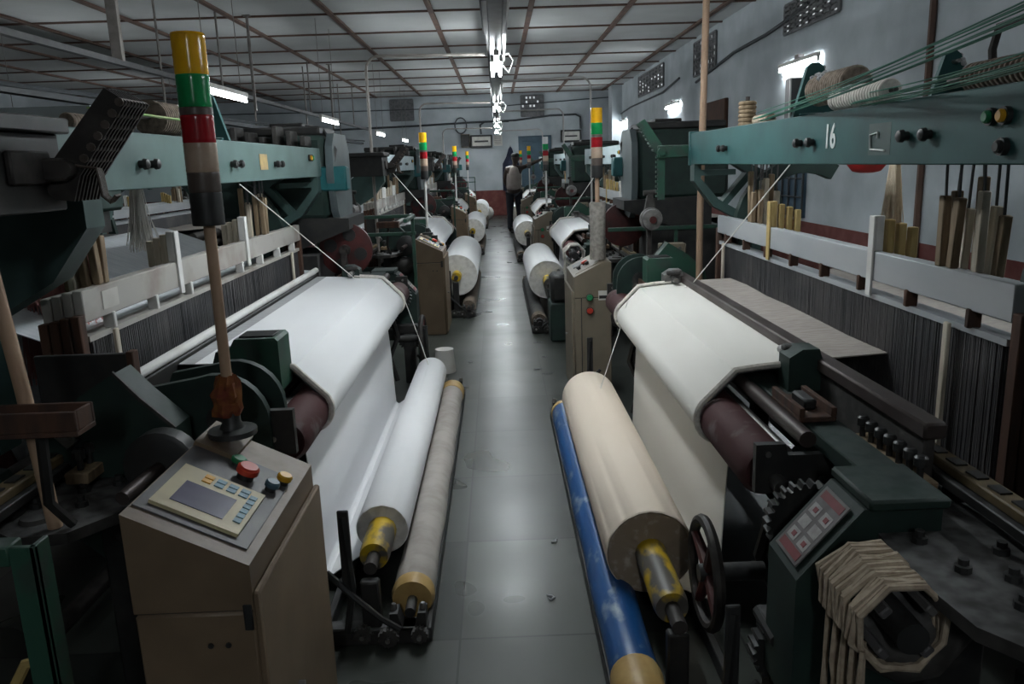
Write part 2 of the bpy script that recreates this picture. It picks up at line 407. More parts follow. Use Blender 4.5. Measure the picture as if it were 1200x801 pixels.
for i in range(5): mb.box((-0.1, -0.002, 0.05 + i * 0.05), (0.1, 0, 0.06 + i * 0.05))
tag(mb.build('wall_notice', loc=(0.06, YF - 0.008, 2.02)), 'pale paper notice on the back wall right of the fuse box', 'notice')
t = empty('fuse_box', (2.2, YF - 0.14, 2.1), 'framed fuse box on the back wall right of the door', 'fuse box')
MB().mat('black').box((-0.3, 0, -0.05), (0.3, 0.14, 0.3), 0.01).build('case', parent=t)
MB().mat('paper').box((-0.25, -0.012, 0.0), (0.25, 0.0, 0.25), 0.004).build('cover', parent=t)
MB().mat('black').box((-0.18, -0.02, 0.1), (0.18, -0.012, 0.14)).build('switch_row', parent=t)
def cable(name, pts, r, label, m='cable', cat='cable', n=6):
    return tag(MB().mat(m).tube(pts, r, n).build(name), label, cat)
yb = YF - 0.04
cable('wall_cable', [(-10.5, yb, 2.62), (-7, yb, 2.6), (-4.5, yb, 2.62), (-2, yb, 2.66), (-0.7, yb, 2.70), (0.6, yb, 2.72), (1.6, yb, 2.82), (2.35, yb, 2.83), (2.48, yb, 2.76), (2.5, yb, 2.42)], 0.03, 'thick dark cable running across the back wall above the fuse boxes')
cable('wall_cable', [(-0.42, yb, 2.36), (-0.44, yb, 2.62), (-0.3, yb, 2.71), (0.4, yb, 2.70)], 0.03, 'short dark cable bending up out of the fuse box left of the door')
ring_pts = [(-1.0 + 0.17 * math.cos(a), yb - 0.04, 2.62 + 0.22 * math.sin(a)) for a in [2 * PI * i / 20 for i in range(20)]]
tag(MB().mat('cable').tube(ring_pts, 0.02, 6, closed=True).build('cable_coil'), 'round coil of dark cable on the back wall above the grey junction box', 'cable coil')
cable('wall_cable', [(-10.5, yb, 3.18), (-5, yb, 3.12), (0, yb, 3.12), (3.4, yb, 3.28)], 0.014, 'thin cable along the top of the back wall under the ceiling')

# jacket on the wall
mb = MB().mat('jacket')
prof = [(0.0, 2.0), (0.05, 1.93), (0.12, 1.7), (0.23, 1.5), (0.27, 1.1), (0.25, 0.72)]
segs = []
for r, z in prof:
    row = []
    for i in range(13):
        a = PI * i / 12
        fold = 1 + 0.12 * math.sin(i * 2.4 + z * 2)
        row.append(mb.v((r * math.cos(a) * fold, -abs(0.05 + r * 0.45) * math.sin(a) * fold, z - 0.72)))
    segs.append(row)
for A, B in zip(segs, segs[1:]):
    for i in range(12): mb._f([A[i], A[i + 1], B[i + 1], B[i]])
    mb._f([A[0], B[0], B[12], A[12]])
mb._f(segs[-1]); mb._f(segs[0])
t = tag(mb.build('jacket', loc=(0.42, YF - 0.02, 0.72)), 'dark blue jacket hanging on the back wall left of the door', 'jacket')
MB().mat('iron_pipe').cyl((0, 0.0, 1.26), (0, -0.06, 1.28), 0.012).build('hook', parent=t)

# ------------------------------------------------------------------ lights and services
def tube_light(loc, rz, label, group, cat='tube light', wall=False, pairs=1):
    t = empty('tube_light', loc, label, cat, group, rz)
    L = 1.2
    mb = MB().mat('strap_white').box((-0.022, -L / 2, 0.0), (0.022, L / 2, 0.045), 0.006)
    mb.build('batten_housing', parent=t)
    xs = (0,) if pairs == 1 else (-0.035, 0.035)
    for x in xs:
        MB().mat('tube_light').cyl((x, -L / 2 + 0.03, -0.03), (x, L / 2 - 0.03, -0.03), 0.014, n=10).build('tube', parent=t)
        for s in (-1, 1):
            MB().mat('strap_white').box((x - 0.014, s * (L / 2 - 0.015) - 0.012, -0.05), (x + 0.014, s * (L / 2 - 0.015) + 0.012, 0.006), 0.003).build('lamp_holder', parent=t)
    return t
ordn = ['nearest', 'second', 'third', 'fourth', 'fifth']
# wall tubes: mounted on the right wall
for i, y in enumerate((9.4, 16.0, 22.3, 2.4)):
    t = tube_light((XR - 0.05, y, 2.5), 0, ['bright tube light on the right wall, above the beam numbered 16', 'glowing tube light on the right wall behind the leaning pole', 'farthest tube light on the right wall, near the back corner', 'tube light on the right wall beside the viewer'][i], 'tube lights on the right wall')
    MB().mat('iron_pipe').box((-0.02, -0.05, 0.045), (0.05, 0.05, 0.09)).build('wall_bracket', parent=t)
# lamps under the central trunking; the farthest is added to brighten the back wall
for i, y in enumerate((-1.8, 3.6, 7.4, 12.6, 18.2, 22.0)):
    t = tube_light((0.03, y, 2.36), 0, ['pair of tubes under the trunking behind the viewer', 'pair of tubes under the trunking directly overhead', 'largest pair of glowing tubes under the central trunking', 'middle pair of tubes under the central trunking, just below the first', 'fourth pair of tubes under the central trunking, nearly hidden by the third', 'smallest pair of tubes at the far end of the central trunking'][i], 'tube lights under the central trunking', pairs=2)
    for s in (-1, 1): MB().mat('iron_pipe').cyl((0, s * 0.4, 0.04), (0, s * 0.4, 0.08), 0.008, n=6).build('suspension_rod', parent=t)
    MB().mat('strap_white').tube([(0.03, -0.5, 0.0), (0.10, -0.55, 0.02), (0.14, -0.55, -0.04), (0.10, -0.52, -0.13), (0.04, -0.5, -0.06)], 0.006, 6).build('flex', parent=t)
# trunking
t = empty('cable_trunking', (0.02, 12, 2.44), 'grey steel cable trunking hung down the middle of the ceiling', 'cable trunking')
MB().mat('trunk_grey').box((-0.045, -16.5, 0), (0.055, 9.5, 0.1), 0.006).build('channel', parent=t)
MB().mat('dark').box((-0.07, -13, 0.1), (-0.05, 9.5, 0.13)).box((0.06, -13, 0.1), (0.08, 9.5, 0.13)).build('side_rail', parent=t)
MB().mat('pvc').tube([(0.085, y, 0.04 + 0.012 * math.sin(y * 2.1)) for y in [-13 + 0.6 * i for i in range(38)]], 0.012, 6).build('side_cable', parent=t)
for y in (-15, -9.5, -5.7, -1.5, 3, 7.5):
    MB().mat('iron_pipe').cyl((0, y, 0.1), (0, y, ZC - 2.44), 0.014, n=8).build('hanger_rod', parent=t)
MB().mat('trunk_grey').box((-0.09, -6.9, 0.02), (0.09, -5.6, 0.17), 0.01).build('bus_box', parent=t)
# dark conduit ladder hung on rods on the left
t = empty('conduit_run', (-3.75, 12, 2.16), 'long dark conduit run hung from rods on the left side', 'conduit')
MB().mat('cable').box((-0.05, -11, 0), (0.05, 11, 0.05)).build('tray', parent=t)
MB().mat('cable').tube([(0.07, y, 0.07 + 0.02 * math.sin(y * 1.3)) for y in [-11 + i for i in range(23)]], 0.02, 6).build('cable', parent=t)
for y in (-6, -2.5, 1, 4.5, 8): MB().mat('iron_pipe').cyl((0, y, 0.05), (0, y, ZC - 2.16), 0.014, n=8).build('hanger_rod', parent=t)
t = empty('ceiling_channel', (-3.5, 12, 2.52), 'rusty steel channel hung under the ceiling above the left looms', 'ceiling channel')
MB().mat('trunk_grey').box((-0.03, -10, 0), (0.03, 11, 0.05)).build('channel', parent=t)
for y in (-6.2, -1.2, 3.8, 8.5): MB().mat('iron_pipe').cyl((0, y, 0.05), (0, y, ZC - 2.52), 0.014, n=8).build('hanger_rod', parent=t)
mb = MB().mat('iron_pipe').box((-0.05, -0.03, 0.0), (0.05, 0.03, 0.94), 0.004)
tag(mb.build('hanger_post', loc=(-3.5, 7.9, 2.56)), 'flat steel post hanging from the ceiling at upper left', 'hanger')
for i, y in enumerate((7.4, 11.9, 17.0, 21.5)):
    tl = tube_light((-2.38, y, 2.2), 0, ['bright tube light hanging behind the big yellow and green signal tower', 'tube light hanging above the grey hood of the first left loom', 'small tube light hanging far back above the left looms', 'farthest tube light over the left looms'][i], 'tube lights over the left looms')
    for s in (-1, 1): MB().mat('iron_pipe').cyl((0, s * 0.45, 0.04), (0, s * 0.45, ZC - 2.2), 0.004, n=6).build('suspension_rod', parent=tl)
for i, y in enumerate((11.0, 17.5)):  # added lamps, out of sight, that brighten the left background
    tl = tube_light((-6.6, y, 2.3), 0, ['nearer tube light over the far left row of looms', 'farther tube light over the far left row of looms'][i], 'tube lights over the far left looms')
    for s in (-1, 1): MB().mat('iron_pipe').cyl((0, s * 0.45, 0.04), (0, s * 0.45, 1.2), 0.004, n=6).build('suspension_rod', parent=tl)
# bent power pipes from the trunking down to the looms
def drop_pipe(x, y, z1, z0, m, label, r=0.014, xj=0.0):
    s = 1 if x > 0 else -1
    pts = [(xj + s * 0.07, y, z1), (x - s * 0.12, y, z1 + 0.015)] + [(x - s * 0.12 + s * 0.12 * math.sin(a), y, z1 + 0.015 - 0.12 * (1 - math.cos(a))) for a in [PI / 2 * i / 5 for i in range(1, 6)]] + [(x, y, z0)]
    return tag(MB().mat(m).tube(pts, r, 8).build('drop_pipe'), label, 'pipe', 'bent power pipes')
drop_pipe(-1.14, 7.5, 2.46, 0.0, 'iron_pipe', 'tall grey pipe bent from the trunking down beside the second left loom', 0.0135)
drop_pipe(-1.2, 13.2, 2.46, 0.0, 'iron_pipe', 'grey pipe bent down to the third left loom')
drop_pipe(-1.2, 18.7, 2.3, 0.0, 'iron_pipe', 'grey pipe bent down to the farthest left loom')
drop_pipe(1.12, 9.6, 2.43, 0.0, 'pvc', 'pale pipe bent down behind the red and green tower of loom 16', 0.012)
drop_pipe(1.28, 15.4, 2.45, 0.0, 'pvc', 'pale pipe bent down beside the third right loom')
drop_pipe(1.18, 20.6, 2.3, 0.0, 'pvc', 'pale pipe bent down in front of the blue back door')
# conduits on right wall
for q, (y, z) in enumerate(((11.1, 2.3), (16.3, 2.28))):
    tag(MB().mat('iron_pipe').cyl((-3.19, y, z), (-3.19, y, ZC), .02, n=8).box((-3.24, y - .05, ZC - .012), (-3.14, y + .05, ZC)).build('hanger_rod'), ['steel rod hanging from the ceiling right of the big signal tower', 'steel rod hanging from the ceiling left of the tall bent pipe'][q], 'hanger')
cable('wall_conduit', [(XR - 0.02, 6.6, 0.3), (XR - 0.02, 6.6, ZC)], 0.03, 'dark vertical conduit on the right wall above the beam numbered 16', 'batten', 'conduit')
cable('wall_cable', [(XR - 0.03, 14.2, 2.75), (XR - 0.03, 12.0, 2.95), (XR - 0.03, 10.6, 2.98), (XR - 0.03, 10.0, 3.02), (XR - 0.03, 9.2, 3.1)], 0.022, 'sagging cable on the right wall running up to the vent block')
cable('wall_cable', [(XR - 0.03, 23.5, 2.7), (XR - 0.03, 21, 2.8), (XR - 0.03, 17, 2.82), (XR - 0.03, 15.5, 2.95)], 0.02, 'cable on the right wall near the back corner')
# skewed pilaster in the right back corner
struct(MB().mat('wall_paint').box((XR - 0.28, 22.6, DZ), (XR, 23.3, ZC)), 'trim_3')
struct(MB().mat('rust_wood').box((XR - 0.06, 12.3, 1.7), (XR, 13.6, 2.35), 0.01), 'window_7')

# ------------------------------------------------------------------ looms
# loom coordinates: x = distance from the aisle's middle, y along the loom (+ = control-cabinet end), z up
OX = 1.5
OFF = (-OX, 0, 0)
BX = 1.07                                   # front face of the top beam
def make_loom(P):
    c0, c1 = P['c0'], P['c1']; E = 0 if P['L'] else -.27
    root = empty('power_loom', (0, 0, 0), 'loom', 'loom')
    def part(mb, name, parent=root, **k): return mb.build(name, parent=parent, **k)
    def B(m): return MB(OFF).mat(m)
    # cast side frames with legs
    poly = [(.82, 0), (1.02, 0), (1.08, .36), (1.25, .52), (1.75, .52), (1.9, .36), (1.98, 0), (2.2, 0), (2.3, .78), (2.2, .88), (1.9, .78), (1.42, .70), (1.36, .56), (1.14, .56), (1.1, .68), (.84, .74)]
    for s in (-1, 1):
        mb = B('green').prism(poly, 'y', s * 1.39 - 0.025, s * 1.39 + 0.025)
        mb.mat('dark').cyl((1.5, s * 1.36, .62), (1.5, s * 1.45, .62), .07, n=14).cyl((2.05, s * 1.36, .6), (2.05, s * 1.45, .6), .05, n=12)
        part(mb, 'side_frame')
    for x, z in ((1.02, .30), (2.1, .32)):
        part(B('dark').box((x - .05, -1.365, z - .06), (x + .05, 1.365, z + .06), .008), 'cross_tie')
    part(B('worn_iron').cyl((1.5, -1.7, .62), (1.5, 1.55, .62), .035, n=12), 'crank_shaft')
    part(B('worn_iron').cyl((1.3, -1.6, .25), (1.3, 1.5, .25), .028, n=12), 'lower_shaft')
    # breast beam, rollers and their end brackets
    part(B('green').box((.80, c0 - .72, .75), (.90, c1 + .3, .795), .004).box((.83, c0 - .7, .70), (.88, c1 + .28, .75)), 'breast_beam')
    mb = B('maroon').lathe((.685, c0 - .45, .685), (.685, c1 + (.32 if P['L'] else .52), .685), [(0, .06), (.01, .073), (.99, .073), (1, .06)], 24)
    er = part(mb, 'emery_roller')
    part(B('steel').cyl((.685, c0 - .56, .685), (.685, c1 + .58, .685), .022, n=12), 'axle', er)
    part(B('rusty_bar').cyl((.765, c0 - .50, .79), (.765, c1 + .34, .79), .022, n=14), 'guide_bar')
    part(B('steel').cyl((.735, c0 - .44, .735), (.735, c1 + .36, .735), .015, n=12), 'guide_bar')
    br = [(.63, .655), (.63, .785), (.705, .785), (.712, .755), (.83, .755), (.83, .655)]
    for y in (c0 - .50, c1 + (.50 if P['L'] else .545)):
        mb = B('dark').prism([(p[0] - (.03 if P['L'] and y > 0 else 0), p[1] + (.06 if P['L'] and y > 0 else 0)) for p in br], 'y', y - .012, y + .012)
        mb.mat('steel').cyl((.66, y - .018, .76), (.66, y + .018, .76), .008, n=8).cyl((.80, y - .018, .69), (.80, y + .018, .69), .008, n=8)
        part(mb, 'roller_bracket')
    # sley rail and board in front of the healds
    if P['rail'] == 'dark':
        part(B('rusty_bar').box((.945, -1.38, .855), (1.0, 1.2, .895), .006), 'sley_rail')
        part(B('dusty_iron').box((.958, -1.36, .72), (.985, 1.18, .855), .004), 'sley_board')
    else:
        part(B('strap_white').cyl((1.135, -1.36, .90), (1.135, 1.15, .90), .017, n=12), 'sley_rail')
        part(B('dark').box((1.12, -1.34, .70), (1.15, 1.15, .882), .004), 'sley_board')
    for y in (-.95, 0.0, .95): part(B('dark').box((1.0, y - .04, .3), (1.06, y + .04, .80), .008), 'sley_sword')
    # warp sheet from the healds over the back rest to the warp beam
    prof = [(1.0, .868), (1.2, .876)] if not P['L'] else [(1.175, .872), (1.2, .876)]
    prof += [(1.5, .89), (1.9, .915), (2.16, .935), (2.215, .925), (2.245, .89), (2.25, .7), (2.24, .5)] if not P['L'] else [(1.36, .885), (2.08, 1.165), (2.16, 1.18), (2.225, 1.15), (2.25, 1.09), (2.25, .7), (2.24, .5)]
    part(MB(OFF).mat(P['warp']).sheet(prof, c0 - (.25 if P['L'] else 0), c1, .004, 6, lambda i, y: .004 * math.sin(y * 9 + i)), 'warp_sheet')
    part(B('worn_iron').cyl((2.18, -1.36, .88 if not P['L'] else 1.115), (2.18, 1.36, .88 if not P['L'] else 1.115), .045, n=16), 'back_rest')
    wb = part(B(P['warp']).cyl((2.02, c0 + .02, .45), (2.02, c1 - .02, .45), .225, n=28), 'warp_beam')
    for y in (c0, c1): part(B('wheel_red').lathe((2.02, y - .012, .45), (2.02, y + .012, .45), [(0, .30), (.2, .31), (.8, .31), (1, .30)], 28), 'flange', wb)
    part(B('steel').cyl((2.02, -1.45, .45), (2.02, 1.45, .45), .03, n=12), 'axle', wb)
    # heald frames: top rail, clips, end posts, lower rail; heddle wires are uncountable
    rnd = random.Random(5)
    for k in range(4):
        x = 1.205 + .031 * k; dz = (0, -.006, -.014, -.02)[k]
        mb = B(P['rail_mat']).box((x - .014, -1.27, 1.095 + dz), (x + .014, 1.27, 1.188 + dz), .003)
        mb.box((x - .008, -1.25, 1.035 + dz), (x + .008, 1.25, 1.052 + dz))
        mb.box((x - .012, -1.27, .56 + dz), (x + .012, 1.27, .61 + dz), .003)
        hf = part(mb, 'heald_frame')
        for s in (-1, 1):
            part(B('rust_wood').box((x - .013, s * 1.285 - .018, .56 + dz), (x + .013, s * 1.285 + .018, 1.12 + dz), .003), 'end_post', hf)
        if k == 0:
            for i in range(8):
                y = -1.1 + i * .315
                part(B(P['clip']).box((x - .02, y - .009, 1.05), (x + .016, y + .009, 1.10), .003), 'clip', hf)
            if P['L']: part(B('paper').box((x - .016, 1.06, 1.115), (x - .014, 1.16, 1.17)), 'frame_label', hf, label='faded framed label')
            for y in (-1.02, 1.12): part(B('wood_pale').box((x - .028, y - .012, .63), (x - .016, y + .012, 1.05), .003), 'spacer_stick', hf)
        mb = B('wire'); n = 420 if k == 0 else 240
        for i in range(n):
            y = -1.23 + 2.46 * (i + rnd.random() * .9) / n; w = .0016 if k == 0 else .0022
            j = rnd.uniform(-.004, .004)
            a = [mb.v((x - .002, y - w, 1.045 + dz)), mb.v((x - .002, y + w, 1.045 + dz)), mb.v((x + .003, y, 1.045 + dz))]
            c = [mb.v((x - .002, y - w + j, .60 + dz)), mb.v((x - .002, y + w + j, .60 + dz)), mb.v((x + .003, y + j, .60 + dz))]
            for q in range(3): mb._f([a[q], a[(q + 1) % 3], c[(q + 1) % 3], c[q]])
        part(mb, 'heddle_wires', hf, smooth=False, kind='stuff')
        # straps and wooden blocks standing on the frames
        for si, (ys, m) in enumerate(P['straps']):
            if k == 0:
                part(B(m).box((x - .022, ys - .018, 1.07 if P['L'] else 1.045), (x - .0145, ys + .018, 1.30), .002).box((x - .0145, ys - .018, 1.19), (x + .012, ys + .018, 1.30), .002), 'strap', hf, label='white strap' if m == 'strap_white' else 'yellow wooden strap')
            else:
                part(B('wood_pale' if P['L'] else 'wood_yellow').box((x - .012, ys - .016 - .012 * k, 1.188 + dz), (x + .012, ys + .014 - .012 * k, 1.30 - .012 * k), .003), 'hanger_block', hf)
        for ys in P['slats']:
            for q in range(2):
                yy = ys + rnd.uniform(-.05, .05) + (q - .5) * .07; zt = 1.33 + rnd.uniform(0, .1); xx = x + rnd.uniform(-.004, .004)
                part(B(rnd.choice(['wood', 'wood', 'wood_pale'])).box((xx - .011, yy - .014, 1.188 + dz), (xx + .011, yy + .014, zt), .003, rot=ROT('X', rnd.uniform(-5, 5))), 'hanger_slat', hf)
                part(B('wire').cyl((xx, yy, zt - .01), (xx, yy + rnd.uniform(-.02, .02), 1.55), .004, n=5), 'lifting_rod', hf)
    # top beam: pressed channel with bolts, knobs, plates
    b0, b1 = P['beam']
    tb = part(B(P['beam_mat']).box((BX, b0, 1.462), (BX + .012, b1, 1.628), .003).box((BX + .012, b0, 1.616), (BX + .12, b1, 1.628)).box((BX + .012, b0, 1.462), (BX + .12, b1, 1.474)).box((BX + .108, b0, 1.474), (BX + .12, b1, 1.616)).box((BX - .006, b1 - .03, 1.455), (BX + .126, b1 + .006, 1.638), .004), 'top_beam')
    for y in P['bolts']:
        part(B('black').lathe((BX, y, 1.535), (BX - .03, y, 1.535), [(0, .012), (.4, .012), (.45, .017), (.85, .015), (1, .008)], 12), 'knob', tb)
    for y, z, m in P['lamps']:
        l = part(B('black').cyl((BX, y, z), (BX - .012, y, z), .019, n=16), 'push_button', tb)
        part(B(m).lathe((BX - .012, y, z), (BX - .022, y, z), [(0, .014), (.6, .014), (1, .010)], 14), 'cap', l)
    # bracket castings that carry the beam from behind
    bp = [(BX + .002, 1.465), (BX + .002, 1.372), (1.18, 1.235), (1.37, 1.13), (1.40, .76), (1.56, .74), (1.60, 1.14), (1.48, 1.33), (1.30, 1.465)]
    for s in (-1, 1):
        if P['L'] and s > 0:
            mb = B('bracket_teal').prism(bp, 'y', s * 1.37 - .05, s * 1.37 + .05)
        else:
            # open cast bracket: outer rib, inner rib, post and struts
            mb = B('bracket_teal')
            for pq in ([(BX + .002, 1.462), (BX + .002, 1.372), (1.18, 1.235), (1.37, 1.13), (1.395, 1.165), (1.21, 1.27), (1.11, 1.385), (1.11, 1.462)],
                       [(1.37, 1.13), (1.40, .74), (1.47, .74), (1.44, 1.16)],
                       [(1.44, 1.12), (1.52, 1.10), (1.56, 1.25), (1.50, 1.40), (1.36, 1.462), (1.28, 1.462), (1.44, 1.36), (1.48, 1.25)],
                       [(1.11, 1.40), (1.30, 1.40), (1.30, 1.43), (1.11, 1.43)], [(1.23, 1.255), (1.26, 1.24), (1.40, 1.40), (1.37, 1.42)]):
                yk = s * 1.37 + (E if s < 0 else 0); mb.prism(pq, 'y', yk - .045, yk + .045)
        part(mb, 'beam_bracket')
    if P['L']:
        ss = part(B('dark').box((1.02, 1.40, .73), (1.27, 1.415, 1.035), .003), 'side_shield')
        part(B('rust_wood').box((1.0, 1.385, .73), (1.02, 1.42, 1.04), .003), 'edge_batten', ss)
        eh = part(B('dark').box((1.0, b1 - .12, 1.43), (1.34, b1 + .22, 1.60), .004).box((.98, b1 - .14, 1.60), (1.36, b1 + .24, 1.635), .004), 'end_housing')
        part(B('worn_iron').box((.985, b1 - .05, 1.49), (1.0, b1 + .1, 1.56), .004), 'cover_plate', eh)
    # rear arch casting behind the beam
    arch = arc(1.62, 1.12, .36, 180, 60, 9) + arc(1.62, 1.12, .28, 60, 180, 9)
    for y in ((-1.2, 1.2) if not P['L'] else (-1.2,)):
        part(B('green').prism(arch, 'y', y - .03, y + .03).prism([(1.27, 1.1), (1.34, 1.1), (1.40, .72), (1.34, .72)], 'y', y - .03, y + .03), 'rear_arch')
    # lever bank of the selvedge motion at the cabinet end of the beam
    lm = P['lever_mat']
    if P['L']:
        yl, nl, sp = b1 - .16, 8, .016
        lb = part(B(lm).box((.945, b1 - .16, 1.495), (1.065, yl + nl * sp + .02, 1.545), .006).cyl((.945, yl - .02, 1.52), (.945, yl + nl * sp + .02, 1.52), .02, n=12), 'lever_bank')
    else:
        yl, nl, sp = b1 + .05, 3, .02
        lb = part(B(lm).box((.90, b1 + .03, 1.50), (BX + .02, b1 + .055, 1.57), .006).cyl((.92, b1 + .02, 1.535), (.92, b1 + .13, 1.535), .022, n=12), 'lever_bank')
        pl = [(.905, 1.53), (.945, 1.53), (.945, 1.27), (.905, 1.27)]
        mb = B(lm).prism(pl, 'y', yl, yl + .012)
        for q in range(9): mb.box((.893, yl - .002, 1.285 + q * .027), (.906, yl + .014, 1.298 + q * .027))
        part(mb, 'toothed_bar', lb)
    for i in range(nl):
        y = yl + sp * i
        if P['L']: pl = [(.985, 1.455), (1.02, 1.49), (.975, 1.545), (.845, 1.69), (.80, 1.66), (.925, 1.505), (.945, 1.45)]
        else: pl = [(.93, 1.50), (.955, 1.535), (.83, 1.715), (.79, 1.69), (.895, 1.525)]
        p2 = [((p[0] - .0) , p[1]) for p in pl]
        mb = B(lm).prism(p2, 'y', y - .003, y + .003).mat('lever_stud' if P['L'] else lm)
        for q in range(6 if P['L'] else 8):
            t = .12 + (.15 if P['L'] else .108) * q
            if P['L']: cx, cz = .935 - .125 * t, 1.52 + .155 * t
            else: cx, cz = .91 - .11 * t, 1.52 + .185 * t
            mb.cyl((cx - .012, y - .006, cz + .004), (cx - .012, y + .009, cz + .004), .0095, n=8)
        lv = part(mb, 'lever', lb)
        if P['L']:
            part(B('lever_stud').tube([(.94, y + .008, 1.53), (.925 - .006 * i, y + .008, 1.52), (.92 - .006 * i, y + .008, 1.46), (.905 - .006 * i, y + .008, 1.445), (.89 - .006 * i, y + .008, 1.46)], .0035, 5), 'hook', lv)
    # dobby head past the other end of the beam
    d0, d1 = -2.05 + E, -1.50 + E
    db = part(B('green').box((1.06, d0, 1.20), (1.74, d1, 1.71), .03), 'dobby_box')
    part(B('dark').box((1.08, d0 + .03, 1.71), (1.72, d1 - .03, 1.765), .012).box((1.2, d0 + .1, 1.765), (1.4, d1 - .1, 1.79), .006), 'lid', db)
    pp = [(1.16, d0), (1.16, d0)]
    panel = [(d0 - .02, 1.30), (d0 + .03, 1.12), (d0 + .12, 1.06), (d1 - .2, 1.08), (d1 - .05, 1.25), (d1 + .01, 1.45), (d1 - .01, 1.64), (d1 - .1, 1.72), (d0 + .08, 1.72), (d0 - .01, 1.62)]
    part(B('grey_panel').prism(panel, 'x', 1.005, 1.05), 'side_panel', db)
    part(B('teal_box').box((.93, -1.62 + E, 1.37), (1.13, -1.50 + E, 1.52), .012), 'control_box', db)
    part(B('black').tube([(1.02, -1.56 + E, 1.52), (1.0, -1.58 + E, 1.62), (1.08, -1.66 + E, 1.74), (1.2, -1.7 + E, 1.77)], .012, 6), 'conduit', db)
    mb = B('dusty_iron')
    for i in range(7): mb.box((1.12 + .08 * i, -1.47 + E, 1.64), (1.15 + .08 * i, -1.30 + E, 1.70 + .03 * (i % 3)), .004)
    part(mb, 'hook_row', db)
    hood = [(.94, 1.13), (.94, 1.20), (1.6, 1.22), (1.6, 1.0), (1.35, .98)]
    part(B('dark').prism(hood, 'y', -2.1 + E, -1.52 + E), 'hood')
    part(B('dark').box((1.15, -2.05 + E, .0), (1.75, -1.55 + E, .98), .012), 'gear_case')
    dw = part(B('wheel_red').lathe((1.0, -1.66 + E, .99), (1.0, -1.70 + E, .99), [(0, .15), (.1, .172), (.9, .172), (1, .15)], 32), 'drive_wheel')
    part(B('worn_iron').cyl((1.0, -1.60 + E, .99), (1.0, -1.655 + E, .99), .035, n=14), 'hub', dw)
    for i in range(4):
        a = 2 * PI * i / 4 + .3
        part(B('black').cyl((1.0 + .10 * math.cos(a), -1.658 + E, .99 + .10 * math.sin(a)), (1.0 + .10 * math.cos(a), -1.6545 + E, .99 + .10 * math.sin(a)), .042, n=14), 'opening', dw)
    part(B('worn_iron').cyl((1.0, -1.55 + E, .99), (1.0, -1.60 + E, .99), .02, n=10).box((.98, -1.60 + E, .70), (1.02, -1.56 + E, .98), .006), 'wheel_arm')
    # guard rail round the drive
    if P['L']: gr = part(B('green_mid').box((.60, -2.26 + E, 1.145), (1.75, -2.235 + E, 1.17), .004).box((.60, -2.26 + E, 1.02), (1.75, -2.235 + E, 1.045), .004), 'guard_rail')
    else: gr = part(B('green_mid').box((.80, -2.26 + E, .985), (1.75, -2.235 + E, 1.015), .004), 'guard_rail')
    for x in ((.62, 1.3, 1.73) if P['L'] else (1.3, 1.73)): part(B('green_mid').box((x - .012, -2.26 + E, 0), (x + .012, -2.235 + E, 1.145 if P['L'] else .985), .003), 'post', gr)
    if P['L']: part(B('green_mid').box((.60, -2.235 + E, 1.145), (.625, -1.72 + E, 1.17), .004), 'side_bar', gr)
    # take-up gears, handwheel and gear casing at the drive end
    yg = c0 - .62
    mb = B('dark')
    def gear(mb, c, r, w, n):
        pts = []
        for i in range(n * 2):
            rr = r if i % 2 == 0 else r * .88
            for d in (-.25, .25):
                a = 2 * PI * (i + d) / (2 * n)
                pts.append((c[0] + rr * math.cos(a), c[2] + rr * math.sin(a)))
        mb.prism(pts, 'y', c[1] - w / 2, c[1] + w / 2)
    gear(mb, (.72, yg, .63), .10, .035, 26); gear(mb, (.80, yg + .01, .49), .075, .03, 20)
    mb.mat('steel').cyl((.72, yg - .06, .63), (.72, yg + .06, .63), .02, n=10).cyl((.80, yg - .06, .49), (.80, yg + .06, .49), .016, n=10)
    part(mb, 'take_up_gears')
    mb = B('dark').box((.60, yg - .12, .36), (.84, yg - .02, .42), .006).box((.62, yg - .1, .0), (.70, yg - .02, .36), .006)
    for i in range(5): mb.cyl((.61 + .05 * i, yg - .15, .40), (.61 + .05 * i, yg - .02, .40), .018, n=9)
    gear(mb, (.66, yg - .06, .32), .085, .05, 24)
    part(mb, 'gear_stand')
    hx, hy, hz = .538, c0 - .40, .375
    hw = empty('handwheel', (0, 0, 0), 'x', 'x'); del hw['label']; del hw['category']; hw.parent = root
    R = .145
    part(B('worn_iron').tube([(hx, hy + R * math.cos(a), hz + R * math.sin(a)) for a in [2 * PI * i / 32 for i in range(32)]], .016, 8, closed=True), 'rim', hw)
    for i in range(4):
        a = 2 * PI * i / 4 + .5
        part(B('wheel_red').tube([(hx + .01, hy + .02 * math.cos(a), hz + .02 * math.sin(a)), (hx, hy + (R - .01) * math.cos(a), hz + (R - .01) * math.sin(a))], [.02, .013], 8), 'spoke', hw)
    part(B('dark').cyl((hx - .02, hy, hz), (.70, hy, hz), .025, n=12), 'hub', hw)
    yc = c0 - .80
    gc = part(B('green').prism([(.60, .30), (.60, .62), (.735, .775), (.90, .775), (.90, .30)], 'y', yc - .085, yc + .085).box((.74, yc - .10, .775), (.91, yc + .10, .80), .006), 'gear_casing')
    n = Vector((-.755, 0, .655)); u = Vector((.655, 0, .755))
    pc = Vector((.668, yc, .698)) + n * .006
    mb = B('plate_print')
    def slab(mb, c, hu, hv, th):
        vs = []
        for d in (0, th):
            for a, b in ((-hu, -hv), (hu, -hv), (hu, hv), (-hu, hv)):
                p = c + u * a + Vector((0, b, 0)) + n * d
                vs.append(mb.v(p))
        mb._f([vs[3], vs[2], vs[1], vs[0]]); mb._f(vs[4:8])
        for i in range(4): mb._f([vs[i], vs[(i + 1) % 4], vs[4 + (i + 1) % 4], vs[4 + i]])
    slab(mb, pc, .085, .06, .003)
    ip = part(mb, 'instruction_plate', gc)
